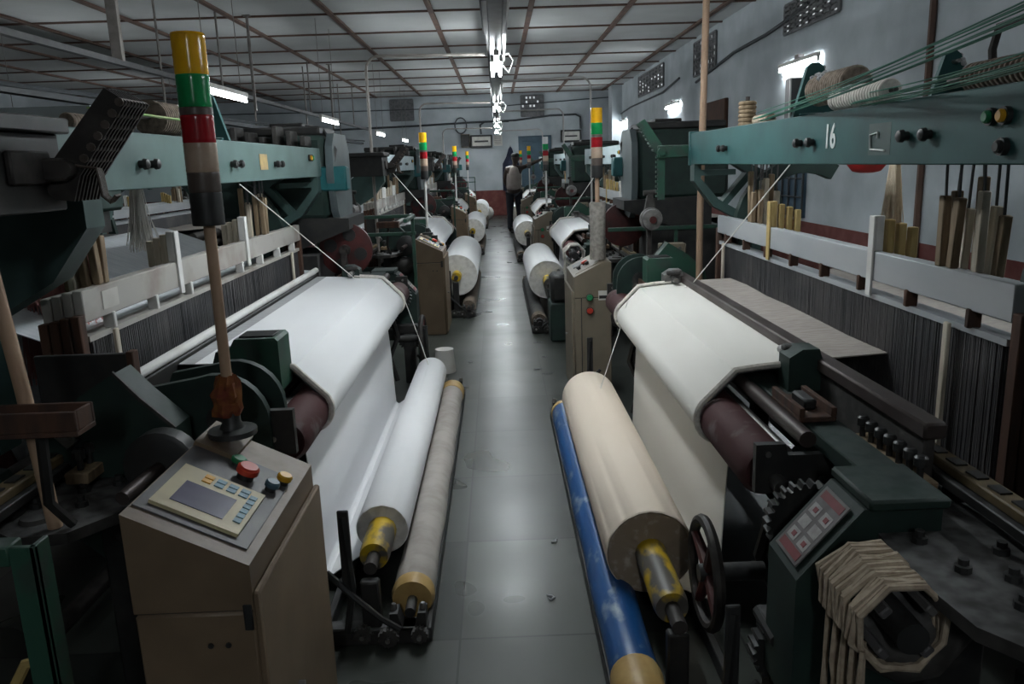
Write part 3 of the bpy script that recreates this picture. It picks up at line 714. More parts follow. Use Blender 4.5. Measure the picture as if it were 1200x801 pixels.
    for m_, cells in (('print_red', [(-.068, 0, .010, .05), (.068, 0, .010, .05)]), ('print_pale', [(a, q, .013, .020) for a in (-.04, -.005, .03) for q in (-.028, .028)]), ('print_red', [(a, q, .006, .008) for a in (-.04, .03) for q in (-.03, .025)])):
        mb = B(m_)
        for (a, q, hu, hv) in cells: slab(mb, pc + u * a + Vector((0, q, 0)) + n * (.003 if hu > .007 else .0042), hu, hv, .001)
        part(mb, 'print_row', ip, smooth=False)
    # side tables with rapier guides at both ends
    for s in (-1, 1):
        ye = (-c0 if s < 0 else c1)
        gx = P['gx']; y0 = 1.15 if s > 0 else 1.3
        def Y(v): return s * v
        pl = [(gx - .10, Y(y0)), (gx + .10, Y(y0)), (gx + .17, Y(y0 + .55)), (gx + .14, Y(y0 + .66)), (gx + .05, Y(y0 + .72)), (gx - .06, Y(y0 + .70)), (gx - .13, Y(y0 + .60)), (gx - .15, Y(y0 + .40))]
        if s > 0: pl = pl[::-1]
        rt = part(B('dusty_iron').prism(pl, 'z', .695, .722), 'side_table')
        for (dx, dy) in ((-.05, .42), (.02, .46), (.06, .36), (-.02, .55), (.09, .55), (-.07, .30), (0, .18)):
            part(B('black').lathe((gx + dx, Y(y0 + dy), .722), (gx + dx, Y(y0 + dy), .748), [(0, .016), (.5, .016), (.55, .010), (1, .010)], 8), 'stud', rt)
        part(B('dusty_iron').lathe((gx + .05, Y(y0 + .62), .722), (gx + .05, Y(y0 + .62), .732), [(0, .04), (1, .035)], 18), 'boss', rt)
        part(B('dark').box((gx - .06, Y(y0 + .3) - .05, 0), (gx + .06, Y(y0 + .3) + .05, .695), .01), 'pedestal', rt)
        part(B('dusty_iron').lathe((gx - .03, Y(y0 + .38), .60), (gx - .25, Y(y0 + .42), .57), [(0, .05), (.4, .09), (.7, .085), (1, .03)], 16), 'cam_housing', rt)
        mb = B('guide_wood').box((gx + .10, min(Y(y0 - .1), Y(y0 + 1.0)), .775), (gx + .15, max(Y(y0 - .1), Y(y0 + 1.0)), .80), .004)
        mb.mat('dark').box((gx + .085, min(Y(y0 - .1), Y(y0 + 1.0)), .75), (gx + .165, max(Y(y0 - .1), Y(y0 + 1.0)), .775), .003)
        for i in range(12):
            y = Y(y0 + .0 + .08 * i); mb.mat('black').box((gx + .112, y - .022, .798), (gx + .138, y + .022, .804))
        rg = part(mb, 'rapier_guide')
        for d in (.1, .6): part(B('dark').box((gx + .10, Y(y0 + d) - .03, .722), (gx + .15, Y(y0 + d) + .03, .75), .004), 'foot', rg)
        # row of sprung pegs beside the table
        yp = (-c0 if s < 0 else c1) + .42
        pg = part(B('wood').box((gx + .0, min(Y(yp), Y(yp + .34)), .745), (gx + .06, max(Y(yp), Y(yp + .34)), .775), .003), 'peg_row')
        for i in range(7):
            y = Y(yp + .025 + .048 * i)
            part(B('black').lathe((gx + .03, y, .775), (gx + .03, y, .83), [(0, .008), (.5, .008), (.55, .016), (.9, .016), (1, .01)], 8), 'peg', pg)
        tr = part(B('rust_wood').box((gx - .12, min(Y(yp - .24), Y(yp - .02)), .80), (gx - .02, max(Y(yp - .24), Y(yp - .02)), .815), .003).box((gx - .12, min(Y(yp - .24), Y(yp - .02)), .815), (gx - .105, max(Y(yp - .24), Y(yp - .02)), .84), .002).box((gx - .035, min(Y(yp - .24), Y(yp - .02)), .815), (gx - .02, max(Y(yp - .24), Y(yp - .02)), .84), .002), 'temple_tray')
        part(B('dark').box((gx - .085, Y(yp - .13) - .05, .815), (gx - .05, Y(yp - .13) + .05, .845), .006), 'clamp', tr)
    # temple castings at both cloth edges
    for s, yv in ((-1, c0 - .05), (1, c1 + .05)):
        tp = part(B('green' if s < 0 or P['L'] else 'feeder_grey').prism([(.86, .795), (.86, .90), (.90, .925), (.95, .925), (.965, .88), (.965, .795)], 'y', yv - .045, yv + .045), 'temple')
        part(B('dusty_iron').box((.87, yv - s * .045 - .02, .90), (.94, yv - s * .045 + .02, .922), .006), 'jaw', tp)
        part(B('steel').cyl((.90, yv - s * .05, .885), (.90, yv - s * .14, .885), .014, n=10), 'temple_roller', tp)
    # selvedge box and cheek plates at the cabinet end
    yb_ = c1 + (.0 if P['L'] else .13); sx_ = -.06 if P['L'] else 0
    sb = part(B('green_mid').prism([(p[0] + sx_, p[1]) for p in [(.79, .80), (.79, .965), (.80, .975), (.93, .975), (.975, .90), (.975, .80)]], 'y', yb_, yb_ + .14), 'selvedge_box')
    part(B('black').box((.81 + sx_, yb_ + .03, .975), (.92 + sx_, yb_ + .12, .981), .002), 'grille', sb)
    ck = [(.66, .70), (.66, .80)] + arc(.80, .82, .14, 180, 70, 8) + [(.98, .93), (1.02, .84), (1.02, .70)]
    for q, yv in enumerate((c1 + .36, c1 + .52)):
        mb = B('green').prism(ck, 'y', yv - .014, yv + .014)
        cp = part(mb, 'cheek_plate')
        for sd in (-1, 1):
            cres = arc(.79, .83, .045, 120, 330, 8) + arc(.80, .837, .034, 330, 120, 8)
            part(B('black').prism(arc(.79, .83, .046, 0, 340, 16), 'y', yv + sd * .0145, yv + sd * .0155), 'opening', cp)
            part(B('dusty_iron').prism(cres, 'y', yv + sd * .0157, yv + sd * .0172), 'opening_rim', cp)
    wd = [(.86, .73), (.86, .86), (.94, .94), (1.0, 1.01), (1.10, .95), (1.22, .85), (1.24, .73)]
    wh = part(B('green' if P['L'] else 'green_mid').prism(wd, 'y', c1 + .58, c1 + .68), 'cam_cover')
    part(B('dusty_iron').prism([(.857, .862), (.94, .945), (1.0, 1.016), (1.002, 1.008), (.945, .937), (.862, .855)], 'y', c1 + .675, c1 + .683), 'cover_edge', wh)
    part(B('steel').box((1.12, c1 + .66, .82), (1.16, c1 + .70, .88), .004, rot=ROT('Y', 40)), 'catch', wh)
    dk = part(B('black').lathe((.88, c1 + .70, .78), (.88, c1 + .76, .78), [(0, .08), (.1, .092), (.9, .092), (1, .08)], 24), 'clutch_disc')
    part(B('rusty_bar').cyl((.88, c1 + .76, .78), (.90, c1 + .92, .77), .017, n=12), 'clutch_shaft', dk)
    if not P['L']:
        ct = part(B('cabinet_grey').box((.98, c1 + .72, .93), (1.14, c1 + .80, .99), .006), 'counter_box')
        for i in range(4): part(B('panel_dark').cyl((1.01 + .03 * i, c1 + .715, .962), (1.01 + .03 * i, c1 + .722, .962), .010, n=8), 'dial', ct)
        part(B('led_red').cyl((1.03, c1 + .714, .94), (1.03, c1 + .722, .94), .005, n=8), 'led', ct)
        part(B('dark').box((1.03, c1 + .74, .72), (1.07, c1 + .78, .93), .004), 'bracket', ct)
    else:
        ct = part(B('rust_wood').box((.90, c1 + .98, .97), (1.10, c1 + 1.06, .982), .002).box((.90, c1 + .98, .982), (1.10, c1 + .99, 1.025), .002).box((.90, c1 + 1.05, .982), (1.10, c1 + 1.06, 1.025), .002).box((.90, c1 + .99, .982), (.908, c1 + 1.05, 1.025), .002), 'waste_tray')
        part(B('rope_white').tube([(.92 + .016 * q, c1 + 1.02 + .018 * math.sin(q * 2.3), .988 + .010 * (q % 2)) for q in range(10)], .007, 6), 'yarn_waste', ct)
        part(B('dark').tube([(1.0, c1 + 1.02, .97), (1.02, c1 + 1.0, .80), (1.0, c1 + .96, .73)], .012, 6), 'bracket', ct)
    # weft feeder on its stand
    fx, fy = P['feeder']
    wf = part(B('feeder_grey').lathe((fx + .01, fy - .10, 1.14), (fx + .01, fy + .06, 1.14), [(0, .03), (.05, .06), (.3, .062), (.32, .07), (.42, .07), (.44, .055), (.8, .05), (1, .03)], 20), 'weft_feeder')
    part(B('wheel_red').cyl((fx + .01, fy - .108, 1.14), (fx + .01, fy - .098, 1.14), .022, n=12), 'centre_cap', wf)
    part(B('dusty_iron').prism([(fx - .03, 1.16), (fx + .05, 1.16), (fx + .025, 1.29), (fx - .005, 1.29)], 'y', fy - .02, fy + .02).cyl((fx - .03, fy, 1.295), (fx + .05, fy, 1.30), .016, n=10), 'arm', wf)
    part(B('worn_iron').box((fx - .01, fy - .015, 0.0), (fx + .02, fy + .015, 1.10), .004), 'stand', wf)
    # drive motor and casing low in the frame
    part(B('dark').lathe((1.5, -1.45, .22), (1.5, -1.1, .22), [(0, .10), (.05, .14), (.95, .14), (1, .10)], 20).box((1.38, -1.4, 0), (1.62, -1.15, .1), .006), 'motor')
    # pillars below the breast beam
    for y in (c0 - .33, c1 + .20):
        mb = B('green').box((.80, y - .04, 0), (.88, y + .04, .70), .01)
        mb.mat('dark').tube([(.74, y - .03, .56), (.70, y - .03, .40), (.76, y - .03, .26), (.72, y - .03, .10)], .018, 6).cyl((.72, y - .05, .42), (.80, y - .05, .42), .035, n=12)
        part(mb, 'front_pillar')
    return root

PR = dict(c0=-.67, c1=1.05, rail='dark', warp='warp_tan', rail_mat='alu', clip='rust_wood', L=False,
          straps=[(.43, 'wood_yellow'), (-.55, 'strap_white')], slats=[.72, -1.0], beam=(-1.72, 1.43), beam_mat='teal',
          bolts=(-1.07, -.96, -.33, -.22, .70, .78), lamps=[(-1.37, 1.563, 'btn_yellow'), (-1.32, 1.563, 'btn_green'), (-1.37, 1.50, 'black')],
          lever_mat='green_mid', gx=.90, feeder=(.92, 1.85))
PL = dict(c0=-1.30, c1=.86, rail='white', warp='warp_white', rail_mat='alu_stained', clip='strap_white', L=True,
          straps=[(.57, 'strap_white'), (-.25, 'strap_white')], slats=[1.1, -.66], beam=(-1.45, 1.75), beam_mat='pale_teal',
          bolts=(1.06, .98, .22, .14, -.42, -.50), lamps=[(-1.15, 1.57, 'btn_yellow'), (-1.2, 1.57, 'btn_green')],
          lever_mat='worn_iron', gx=1.06, feeder=(1.30, 1.85))
loomR = make_loom(PR); loomL = make_loom(PL)
PITCH_R, PITCH_L = 5.3, 5.6
CR = [3.07 + PITCH_R * i for i in range(4)]
CL = [3.52 + PITCH_L * i for i in range(4)]
LR = ['right loom in front, its teal beam painted with the number 16', 'second loom along the right side, behind loom 16, with a big dark green head box',
      'third loom along the right side, beside the far cream roll', 'farthest loom on the right side, near the blue back door']
LLb = ['left loom in front, with a dark rack of levers on its teal beam', 'second loom along the left side, behind the green guard rail and red wheel',
       'third loom along the left side, small in the distance', 'farthest loom on the left side, before the back wall']
G = 'looms in two rows along the aisle'
def put(src, first, loc, rz, label, group=None):
    o = src if first else copy_tree(src)
    o.location = loc; o.rotation_euler = (0, 0, rz); o['label'] = label
    if group: o['group'] = group
    return o
looms_R = [put(loomR, i == 0, (OX, CR[i], 0), 0, LR[i], G) for i in range(4)]
looms_L = [put(loomL, i == 0, (-OX, CL[i], 0), PI, LLb[i], G) for i in range(4)]
for i in range(4):
    put(loomR, False, (-3.75, 3.9 + 5.5 * i, 0), 0, ['loom of the row behind, back to back with the front left loom', 'second loom of the row behind the left looms', 'third loom of the row behind the left looms', 'last loom of the row behind the left looms'][i], 'looms in the row behind the left looms')
# far beams: bright tube lighting on them is put into a paler colour
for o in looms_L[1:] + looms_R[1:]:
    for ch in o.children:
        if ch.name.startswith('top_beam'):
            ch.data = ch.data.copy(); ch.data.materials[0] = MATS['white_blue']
# number and worn notice marks on loom 16
beam16 = [c for c in looms_R[0].children if c.name.startswith('top_beam')][0]
cu = bpy.data.curves.new('number_16', 'FONT'); cu.body = '16'; cu.size = .105; cu.extrude = .0008; cu.space_character = 1.0; cu.offset = .0022
cu.materials.append(MATS['number_white'])
o = bpy.data.objects.new('painted_number', cu); COL.objects.link(o); o.parent = beam16
o.matrix_local = Matrix(((0, 0, -1, BX - OX - .0012), (-1, 0, 0, -.425), (0, 1, 0, 1.515), (0, 0, 0, 1)))
o.scale = (.85, 1, 1)
bpy.context.view_layer.update()
nm = bpy.data.meshes.new_from_object(o.evaluated_get(bpy.context.evaluated_depsgraph_get()))
nm.name = 'painted_number'; o2 = bpy.data.objects.new('painted_number', nm); COL.objects.link(o2); o2.parent = beam16
o2.matrix_local = o.matrix_local.copy(); bpy.data.objects.remove(o); o2.name = 'painted_number'; o2['label'] = 'white painted number 16'
lo_ = MB(OFF).mat('bracket_teal').box((BX - .0006, -.87, 1.488), (BX, -.74, 1.575)).build('old_label', parent=beam16, label='scraped square where a label was')
MB(OFF).mat('number_white').tube([(BX - .0035, -.845, 1.50), (BX - .0035, -.76, 1.505), (BX - .0035, -.755, 1.545), (BX - .0035, -.80, 1.55), (BX - .0035, -.80, 1.535)], .0028, 5).build('chalk_mark', parent=lo_)
beamL1 = [c for c in looms_L[0].children if c.name.startswith('top_beam')][0]
MB(OFF).mat('plate_yellow').box((BX - .002, -.30, 1.51), (BX, -.18, 1.58)).build('notice_plate', parent=beamL1, label='yellowed notice plate')

# ------------------------------------------------------------------ cloth, rolls and roll stands
RX, RZ = .455, .245
def make_cloth(m, c0, c1, r, label, rz=RZ):
    ec = (.685, .685); er = .077
    prof = ([(1.06, .865), (.98, .862)] if m == 'cloth_white' else [(.955, .858)]) + [(.90, .853), (.80, .846), (.728, .838)]
    k0 = len(prof)
    prof += arc(ec[0], ec[1], er, 142, 300, 20)
    prof += [(.712, .55), (.700, .35), (.692, .12)] + arc(.668, .07, .023, 20, -90, 4)
    a0 = -62
    prof += arc(RX, rz, r + .004, a0, a0 - 25, 3)
    mb = MB(OFF).mat(m)
    mb.sheet(prof, c0, c1, .003, 8)
    o = tag(mb.build('cloth_web', ang=12), label, 'cloth', 'cloth on the looms')
    if m == 'cloth_white': MB(OFF).mat('shed_grey').sheet([(1.115, .867), (1.06, .865)], c0, c1, .003, 4).build('cloth_fell', parent=o, label='grey unbeaten strip by the white rail')  # narrow grey strip between the white cloth and the rail
    for y in (c0 - .004, c1 + .004):
        MB(OFF).mat('black').tube([(x + .004, y, z - .004) for x, z in prof[k0 - 4:k0 + 14]], .004, 6).build('selvedge', parent=o, label='dark selvedge edge')
        MB(OFF).mat('rope_white').tube([(x - .006, y + (.010 if y > 0 else -.010) + .002 * math.sin(i * 3), z + .010) for i, (x, z) in enumerate(prof[k0 - 3:k0 + 15])], .011, 7).build('selvedge_rope', parent=o, label='loose white rope along the edge')
    return o
def make_roll(m, mend, y0, y1, r, s0, s1, label, cat='cloth roll', rz=RZ):
    t = empty('cloth_roll', (0, 0, 0), label, cat, 'cloth rolls along the aisle')
    mb = MB(OFF); n = 48
    # wound layers: slightly uneven end faces
    rnd = random.Random(int(r * 1000))
    L = y1 - y0
    prof = [(0, .05), (.004, r * .55), (.001, r * .8), (.004, r * .93), (.0015, r - .004), (.004, r), (.5, r + .0015), (.996, r), (.9985, r - .004), (.997, r * .8), (1, .05)]
    mb.mat(mend)
    p0 = Vector((RX, y0, rz)); d = Vector((0, 1, 0)); u = Vector((1, 0, 0)); w = Vector((0, 0, 1))
    rings = []
    for ti, rr in prof:
        rings.append([mb.v(p0 + d * (ti * L + (rnd.uniform(-.003, .003) if rr < r - .002 else 0)) + (u * math.cos(2 * PI * i / n) + w * math.sin(2 * PI * i / n)) * rr) for i in range(n)])
    for k, (A, Bb) in enumerate(zip(rings, rings[1:])):
        mb.mat(m if 4 <= k <= 7 else mend)
        for i in range(n): mb._f([A[i], A[(i + 1) % n], Bb[(i + 1) % n], Bb[i]])
    mb.build('wound_cloth', parent=t)
    MB(OFF).mat('core_yellow').lathe((RX, s0, rz), (RX, s1, rz), [(0, .047), (.01, .051), (.99, .051), (1, .047)], 20).build('core_tube', parent=t, label='yellow painted core tube')
    MB(OFF).mat('worn_iron').cyl((RX, s0 - .10, rz), (RX, s1 + .08, rz), .022, n=12).build('shaft', parent=t)
    return t
def make_batch(m, mtape, y0, y1, label, r=.070):
    t = empty('pressure_roller', (0, 0, 0), label, 'roller', 'long rollers on the floor beside the cloth rolls')
    x, z = .337, .082
    pr = [(0, r * .9), (.01, r)] + [(.05 * i, r + .0025 * math.sin(i * 5.1)) for i in range(1, 20)] + [(.99, r), (1, r * .9)]
    MB(OFF).mat(m).lathe((x, y0 + .12, z), (x, y1 - .04, z), pr, 24).build('wrapping', parent=t)
    MB(OFF).mat(mtape).lathe((x, y0, z), (x, y0 + .14, z), [(0, r * .95), (.2, r + .006), (.5, r + .002), (.8, r + .005), (1, r + .001)], 24).build('tape_band', parent=t, label='brown tape band')
    MB(OFF).mat(mtape).lathe((x, y1 - .06, z), (x, y1, z), [(0, r + .001), (.5, r + .004), (1, r * .95)], 24).build('tape_band', parent=t, label='brown tape band')
    MB(OFF).mat('dark').lathe((x, y0 - .10, z), (x, y0, z), [(0, .018), (.3, .018), (.3, .038), (.9, .038), (1, .02)], 16).build('journal', parent=t)
    MB(OFF).mat('dark').cyl((x, y1, z), (x, y1 + .08, z), .018, n=10).build('journal', parent=t)
    return t
def make_stand(y0, y1, label, rz=RZ, dc=0):
    t = empty('roll_stand', (0, 0, 0), label, 'roll stand', 'roll stands along the aisle')
    def part(mb, name, par=t): return mb.build(name, parent=par)
    part(MB(OFF).mat('black').box((.265, y0 - .02, 0), (.285, y1 + .02, .05), .003), 'floor_rail')
    part(MB(OFF).mat('black').box((.60, y0 - .02, 0), (.625, y1 + .02, .05), .003), 'floor_rail')
    for s, y in ((-1, y0), (1, y1)):
        eb = part(MB(OFF).mat('dark').box((.275, y - .03, 0), (.61, y + .03, .06), .006).prism([(.28, .05), (.28, .11), (.305, .11), (.318, .06), (.356, .06), (.37, .11), (.395, .11), (.40, .05)], 'y', y - .03, y + .03), 'end_bracket')
        for x in (.29, .385): part(MB(OFF).mat('steel').lathe((x, y, .11), (x, y, .13), [(0, .012), (.6, .012), (1, .007)], 8), 'bolt', eb)
        for x, z, r in ((.30, .045, .028), (.40, .04, .034), (.48, .055, .03)):
            mb = MB(OFF).mat('dusty_iron'); pts = []
            for i in range(28):
                a = 2 * PI * i / 28; rr = r if i % 2 else r * .82
                pts.append((x + rr * math.cos(a), z + rr * math.sin(a)))
            mb.prism(pts, 'y', y + s * .035, y + s * .06); mb.mat('steel').cyl((x, y + s * .03, z), (x, y + s * .075, z), .008, n=8)
            part(mb, 'pinion', eb)
        part(MB(OFF).mat('black').tube([(.53, y + s * .04, .06), (.50, y + s * .05, .22), (.515, y + s * .05, .46)], .012, 6).box((.495, y + s * .05 - .006, .20), (.53, y + s * .05 + .006, .48), .003), 'swing_arm')
        part(MB(OFF).mat('black').tube([(.575, y + s * .06, .28), (.50, y + s * .065, .20), (.42, y + s * .065, .12), (.36, y + s * .06, .075)], .010, 6), 'brake_lever')
        part(MB(OFF).mat('dark').box((RX - .03, y - .02 + (dc if s < 0 else 0), .0), (RX + .03, y + .02 + (dc if s < 0 else 0), rz - .028), .006), 'cradle')
    return t
side = {'R': (OX, CR, 0), 'L': (-OX, CL, PI)}
def place(o, sd, i):
    x, cs, rz = side[sd]
    o.location = (x, cs[i], 0); o.rotation_euler = (0, 0, rz)
    return o
place(make_cloth('cloth_cream', -.67, 1.05, .145, 'cream cloth running over the front of loom 16 and down to its roll'), 'R', 0)
place(make_cloth('cloth_white', -1.30, .86, .095, 'white cloth running over the front left loom and down to its roll'), 'L', 0)
RL = ['largest roll, of cream cloth with a brown end face, beside the blue roller', 'white cloth roll beside the green metal cover on the right', 'white cloth roll beside the standing worker on the right', 'farthest white cloth roll on the right']
LLr = ['slim white cloth roll with a yellow core, beside the grey wrapped roller', 'thick white cloth roll behind the second brown cabinet on the left', 'third white cloth roll on the left, in the distance', 'farthest white cloth roll on the left, near the red dado']
CLR = ['', 'white cloth sloping over the second loom on the right', 'white cloth over the third loom on the right', 'white cloth over the farthest right loom']
CLL = ['', 'white cloth sloping over the second loom on the left', 'white cloth over the third loom on the left', 'white cloth over the farthest left loom']
place(make_roll('roll_cream', 'roll_end', -.70, 1.08, .145, -1.03, 1.30, RL[0]), 'R', 0)
place(make_roll('cloth_white', 'roll_end_white', -1.30, .90, .094, -1.48, 1.10, LLr[0]), 'L', 0)
rrad = {('R', 1): .185, ('R', 2): .20, ('R', 3): .18, ('L', 1): .215, ('L', 2): .21, ('L', 3): .21}
RZB = .385
for (sd, i), r in rrad.items():
    c0, c1 = (-.67, 1.05) if sd == 'R' else (-1.30, .86)
    place(make_cloth('cloth_white', c0, c1, r, (CLR if sd == 'R' else CLL)[i], RZB), sd, i)
    place(make_roll('cloth_white', 'roll_end_white', c0 - .03, c1 + .03, r, c0 - .3, c1 + .2, (RL if sd == 'R' else LLr)[i], rz=RZB), sd, i)
OR_ = ['front', 'second', 'third', 'farthest']
for sd, nm in (('R', 'right'), ('L', 'left')):
    for i in range(4):
        y0, y1 = (-1.36, 1.46) if sd == 'R' else (-1.56, 1.20)
        lab = {('R', 0): 'black stand carrying the large cream roll', ('L', 0): 'black stand with small gears carrying the slim white roll'}.get((sd, i), 'black roll stand under the %s white roll on the %s' % (OR_[i], nm))
        place(make_stand(y0, y1, lab, RZ if i == 0 else RZB, .26 if sd == 'R' else 0), sd, i)
        if i == 0:
            place(make_batch('blue_cover' if sd == 'R' else 'grey_wrap', 'tape', y0 + .12, y1 - .10, 'long roller in scuffed blue plastic beside the cream roll' if sd == 'R' else 'long roller in grey wrapping with taped end, beside the slim white roll'), sd, i)
        else:
            place(make_batch('dark' if sd == 'R' else 'jute', 'jute', y0 + .12, y1 - .10, '%s floor roller at the foot of the %s white roll on the %s' % ('dark' if sd == 'R' else 'brown', OR_[i], nm)), sd, i)

# ------------------------------------------------------------------ control cabinets and signal towers
def make_cabinet(variant, label):
    """origin on the floor under the middle; aisle side at -x"""
    t = empty('control_cabinet', (0, 0, 0), label, 'cabinet', 'control cabinets beside the looms')
    cm = 'cabinet' if variant == 'L' else 'cabinet_grey'
    hx, hy = .118, .265
    zl, zh = (.755, .872) if variant == 'L' else (.79, .88)
    fl = 0 if variant == 'L' else .05
    def part(mb, name, par=t, **k): return mb.build(name, parent=par, **k)
    body = part(MB().mat(cm).box((-hx, -hy, 0), (hx, hy, .655), .006), 'body')
    part(MB().mat('black').box((-hx + .006, -hy + .006, .655), (hx - .006, hy - .006, .66)), 'seam', body)
    lid = [(-hx, .66), (-hx, zl), (hx - fl, zh), (hx, zh), (hx, .66)] if fl else [(-hx, .66), (-hx, zl), (hx, zh), (hx, .66)]
    ld = part(MB().mat(cm).prism(lid, 'y', -hy, hy), 'lid')
    dr = part(MB().mat(cm).box((-hx - .016, -hy - .004, .02), (-hx - .001, hy + .004, .70), .004), 'door')
    part(MB().mat('steel').cyl((-hx - .016, hy * .3, .36), (-hx - .03, hy * .3, .36), .008, n=8), 'latch', dr)
    # sloping control face
    u = Vector((2 * hx - fl, 0, zh - zl)); ul = u.length; u.normalize(); n = Vector((-u.z, 0, u.x)); o = Vector((-hx, 0, zl))
    def slab(m, s0, s1, y0, y1, h0, h1, name, par):
        mb = MB().mat(m); vs = []
        for h in (h0, h1):
            for s, y in ((s0, y0), (s1, y0), (s1, y1), (s0, y1)): vs.append(mb.v(o + u * s + n * h + Vector((0, y, 0))))
        mb._f([vs[3], vs[2], vs[1], vs[0]]); mb._f(vs[4:8])
        for i in range(4): mb._f([vs[i], vs[(i + 1) % 4], vs[4 + (i + 1) % 4], vs[4 + i]])
        return part(mb, name, par, smooth=False)
    def knob(s, y, r, h, m, name, par):
        c = o + u * s + Vector((0, y, 0)) + n * .003
        b = part(MB().mat('black').cyl(c, c + n * h * .5, r * .75, n=16), name, par)
        part(MB().mat(m).lathe(c + n * h * .5, c + n * h, [(0, r), (.7, r), (1, r * .8)], 18), 'cap', b)
    if variant == 'L':
        pf = slab('panel_dark', .02, ul - .004, -.145, .22, .0005, .004, 'control_face', ld)
        du = slab('panel_cream', .05, ul - .025, .0, .195, .004, .012, 'display_unit', t)
        slab('screen', .095, ul - .055, .07, .165, .012, .0135, 'screen', du)
        for i in range(6): slab('key_blue', .060, .076, .03 + .022 * i, .046 + .022 * i, .012, .0145, 'key', du)
        for i in range(4):
            for j in range(2): slab('key_blue' if i < 3 else 'btn_yellow', .10 + .028 * i - .02, .12 + .028 * i - .02, .014 + .02 * j, .029 + .02 * j, .012, .0145, 'key', du)
        knob(.115, -.055, .026, .034, 'btn_red', 'stop_button', t)
        knob(.150, -.105, .018, .02, 'btn_green', 'start_button', t)
        knob(.035, -.10, .018, .026, 'btn_yellow', 'jog_button', t)
        knob(.050, -.045, .017, .026, 'btn_blue', 'reset_button', t)
        slab('cabinet', ul - .10, ul, -hy, -hy + .15, .0005, .014, 'tower_base', t)
        for x in (-.06, -.025): part(MB().mat('black').cyl((x, hy - .003, .585), (x, hy + .003, .585), .006, n=8), 'screw', body)
        part(MB().mat('black').box((-hx + .004, hy - .004, .615), (-hx + .022, hy + .002, .672), .002), 'lock_slot', body)
    else:
        pf = slab('cabinet_grey', .02, ul - .004, -.20, .22, .0005, .003, 'control_face', ld)
        knob(.06, -.10, .016, .02, 'black', 'start_button', t); knob(.12, -.08, .016, .02, 'black', 'jog_button', t); knob(.11, -.02, .022, .024, 'btn_red', 'stop_button', t)
        slab('panel_dark', .03, .12, .02, .16, .003, .008, 'display_unit', t)
        for z, m in ((.66, 'btn_green'), (.575, 'btn_red')):
            b = part(MB().mat('black').cyl((-.02, -hy, z), (-.02, -hy - .008, z), .024, n=16), 'side_button', body)
            part(MB().mat(m).lathe((-.02, -hy - .008, z), (-.02, -hy - .022, z), [(0, .02), (.7, .02), (1, .015)], 16), 'cap', b)
        part(MB().mat('paper').box((.035, -hy - .002, .64), (.105, -hy, .70)), 'rating_plate', body)
        part(MB().mat('black').box((.04, -hy - .003, .65), (.10, -hy - .0015, .67)), 'print_row', body)
        part(MB().mat('black').box((-.075, -hy - .003, .03), (-.070, -hy + .001, .66)), 'door_gap', body)
    return t
def make_tower(kind, label):
    """signal tower; origin at its base on the cabinet's top"""
    t = empty('signal_tower', (0, 0, 0), label, 'signal tower', 'signal towers on the control cabinets')
    def part(mb, name, par=t, **k): return mb.build(name, parent=par, **k)
    zb = .53
    if kind == 'big':
        part(MB().mat('black').lathe((0, 0, 0), (0, 0, .11), [(0, .058), (.12, .058), (.16, .03), (.3, .022), (1, .02)], 20), 'base')
        part(MB().mat('bamboo').lathe((0, 0, .10), (0, 0, zb), [(0, .013), (1, .0135)], 12), 'pole', label='bare wooden pole')
        mb = MB().mat('cloth_red'); 
        rings = []
        for k in range(7):
            z = .05 + .10 * k / 6; rr = (.03, .034, .03, .036, .03, .026, .018)[k]
            rings.append([mb.v(((rr + .007 * math.sin(i * 3 + k)) * math.cos(2 * PI * i / 16) - .008 * (6 - k) / 6, (rr + .007 * math.cos(i * 2 + k)) * math.sin(2 * PI * i / 16), z)) for i in range(16)])
        for A, Bb in zip(rings, rings[1:]):
            for i in range(16): mb._f([A[i], A[(i + 1) % 16], Bb[(i + 1) % 16], Bb[i]])
        part(mb, 'rag', label='red rag tied round the foot')
    elif kind == 'sleeve':
        part(MB().mat('sleeve').lathe((0, 0, 0), (0, 0, .36), [(0, .05), (.02, .052), (.5, .049), (.98, .052), (1, .047)], 20), 'sleeve', label='rough grey woven sleeve')
        part(MB().mat('bamboo').cyl((0, 0, .34), (0, 0, zb), .014, n=12), 'pole')
    else:
        part(MB().mat('black').lathe((0, 0, 0), (0, 0, .06), [(0, .05), (.3, .05), (.4, .022), (1, .018)], 16), 'base')
        part(MB().mat('strap_white').cyl((0, 0, .05), (0, 0, zb), .012, n=12), 'pole')
    r = .0365
    segs = [('black', zb - .02, zb + .055, r * 1.0, 'socket'), ('lamp_grey', zb + .055, zb + .10, r, 'spacer'), ('lamp_clear', zb + .10, zb + .165, r, 'clear_lamp'),
            ('lamp_red', zb + .165, zb + .225, r, 'red_lamp'), ('lamp_grey', zb + .225, zb + .242, r, 'spacer'), ('lamp_green', zb + .242, zb + .312, r, 'green_lamp'),
            ('lamp_yellow' if kind != 'white' else 'lamp_white', zb + .312, zb + .395, r, 'top_lamp')]
    for m, z0, z1, rr, nm in segs:
        mb = MB().mat(m)
        pr = [(0, rr * .97), (.06, rr)]
        for k in range(1, 8): pr += [(.06 + .88 * k / 8, rr * (1 - .015 * (k % 2)))]
        pr += [(.94, rr), (1, rr * .97)]
        part(mb.lathe((0, 0, z0), (0, 0, z1), pr, 28), nm)
    part(MB().mat('lamp_yellow' if kind != 'white' else 'lamp_white').lathe((0, 0, zb + .395), (0, 0, zb + .40), [(0, r * 1.03), (1, r * .96)], 24), 'rim')
    return t
cabs = []
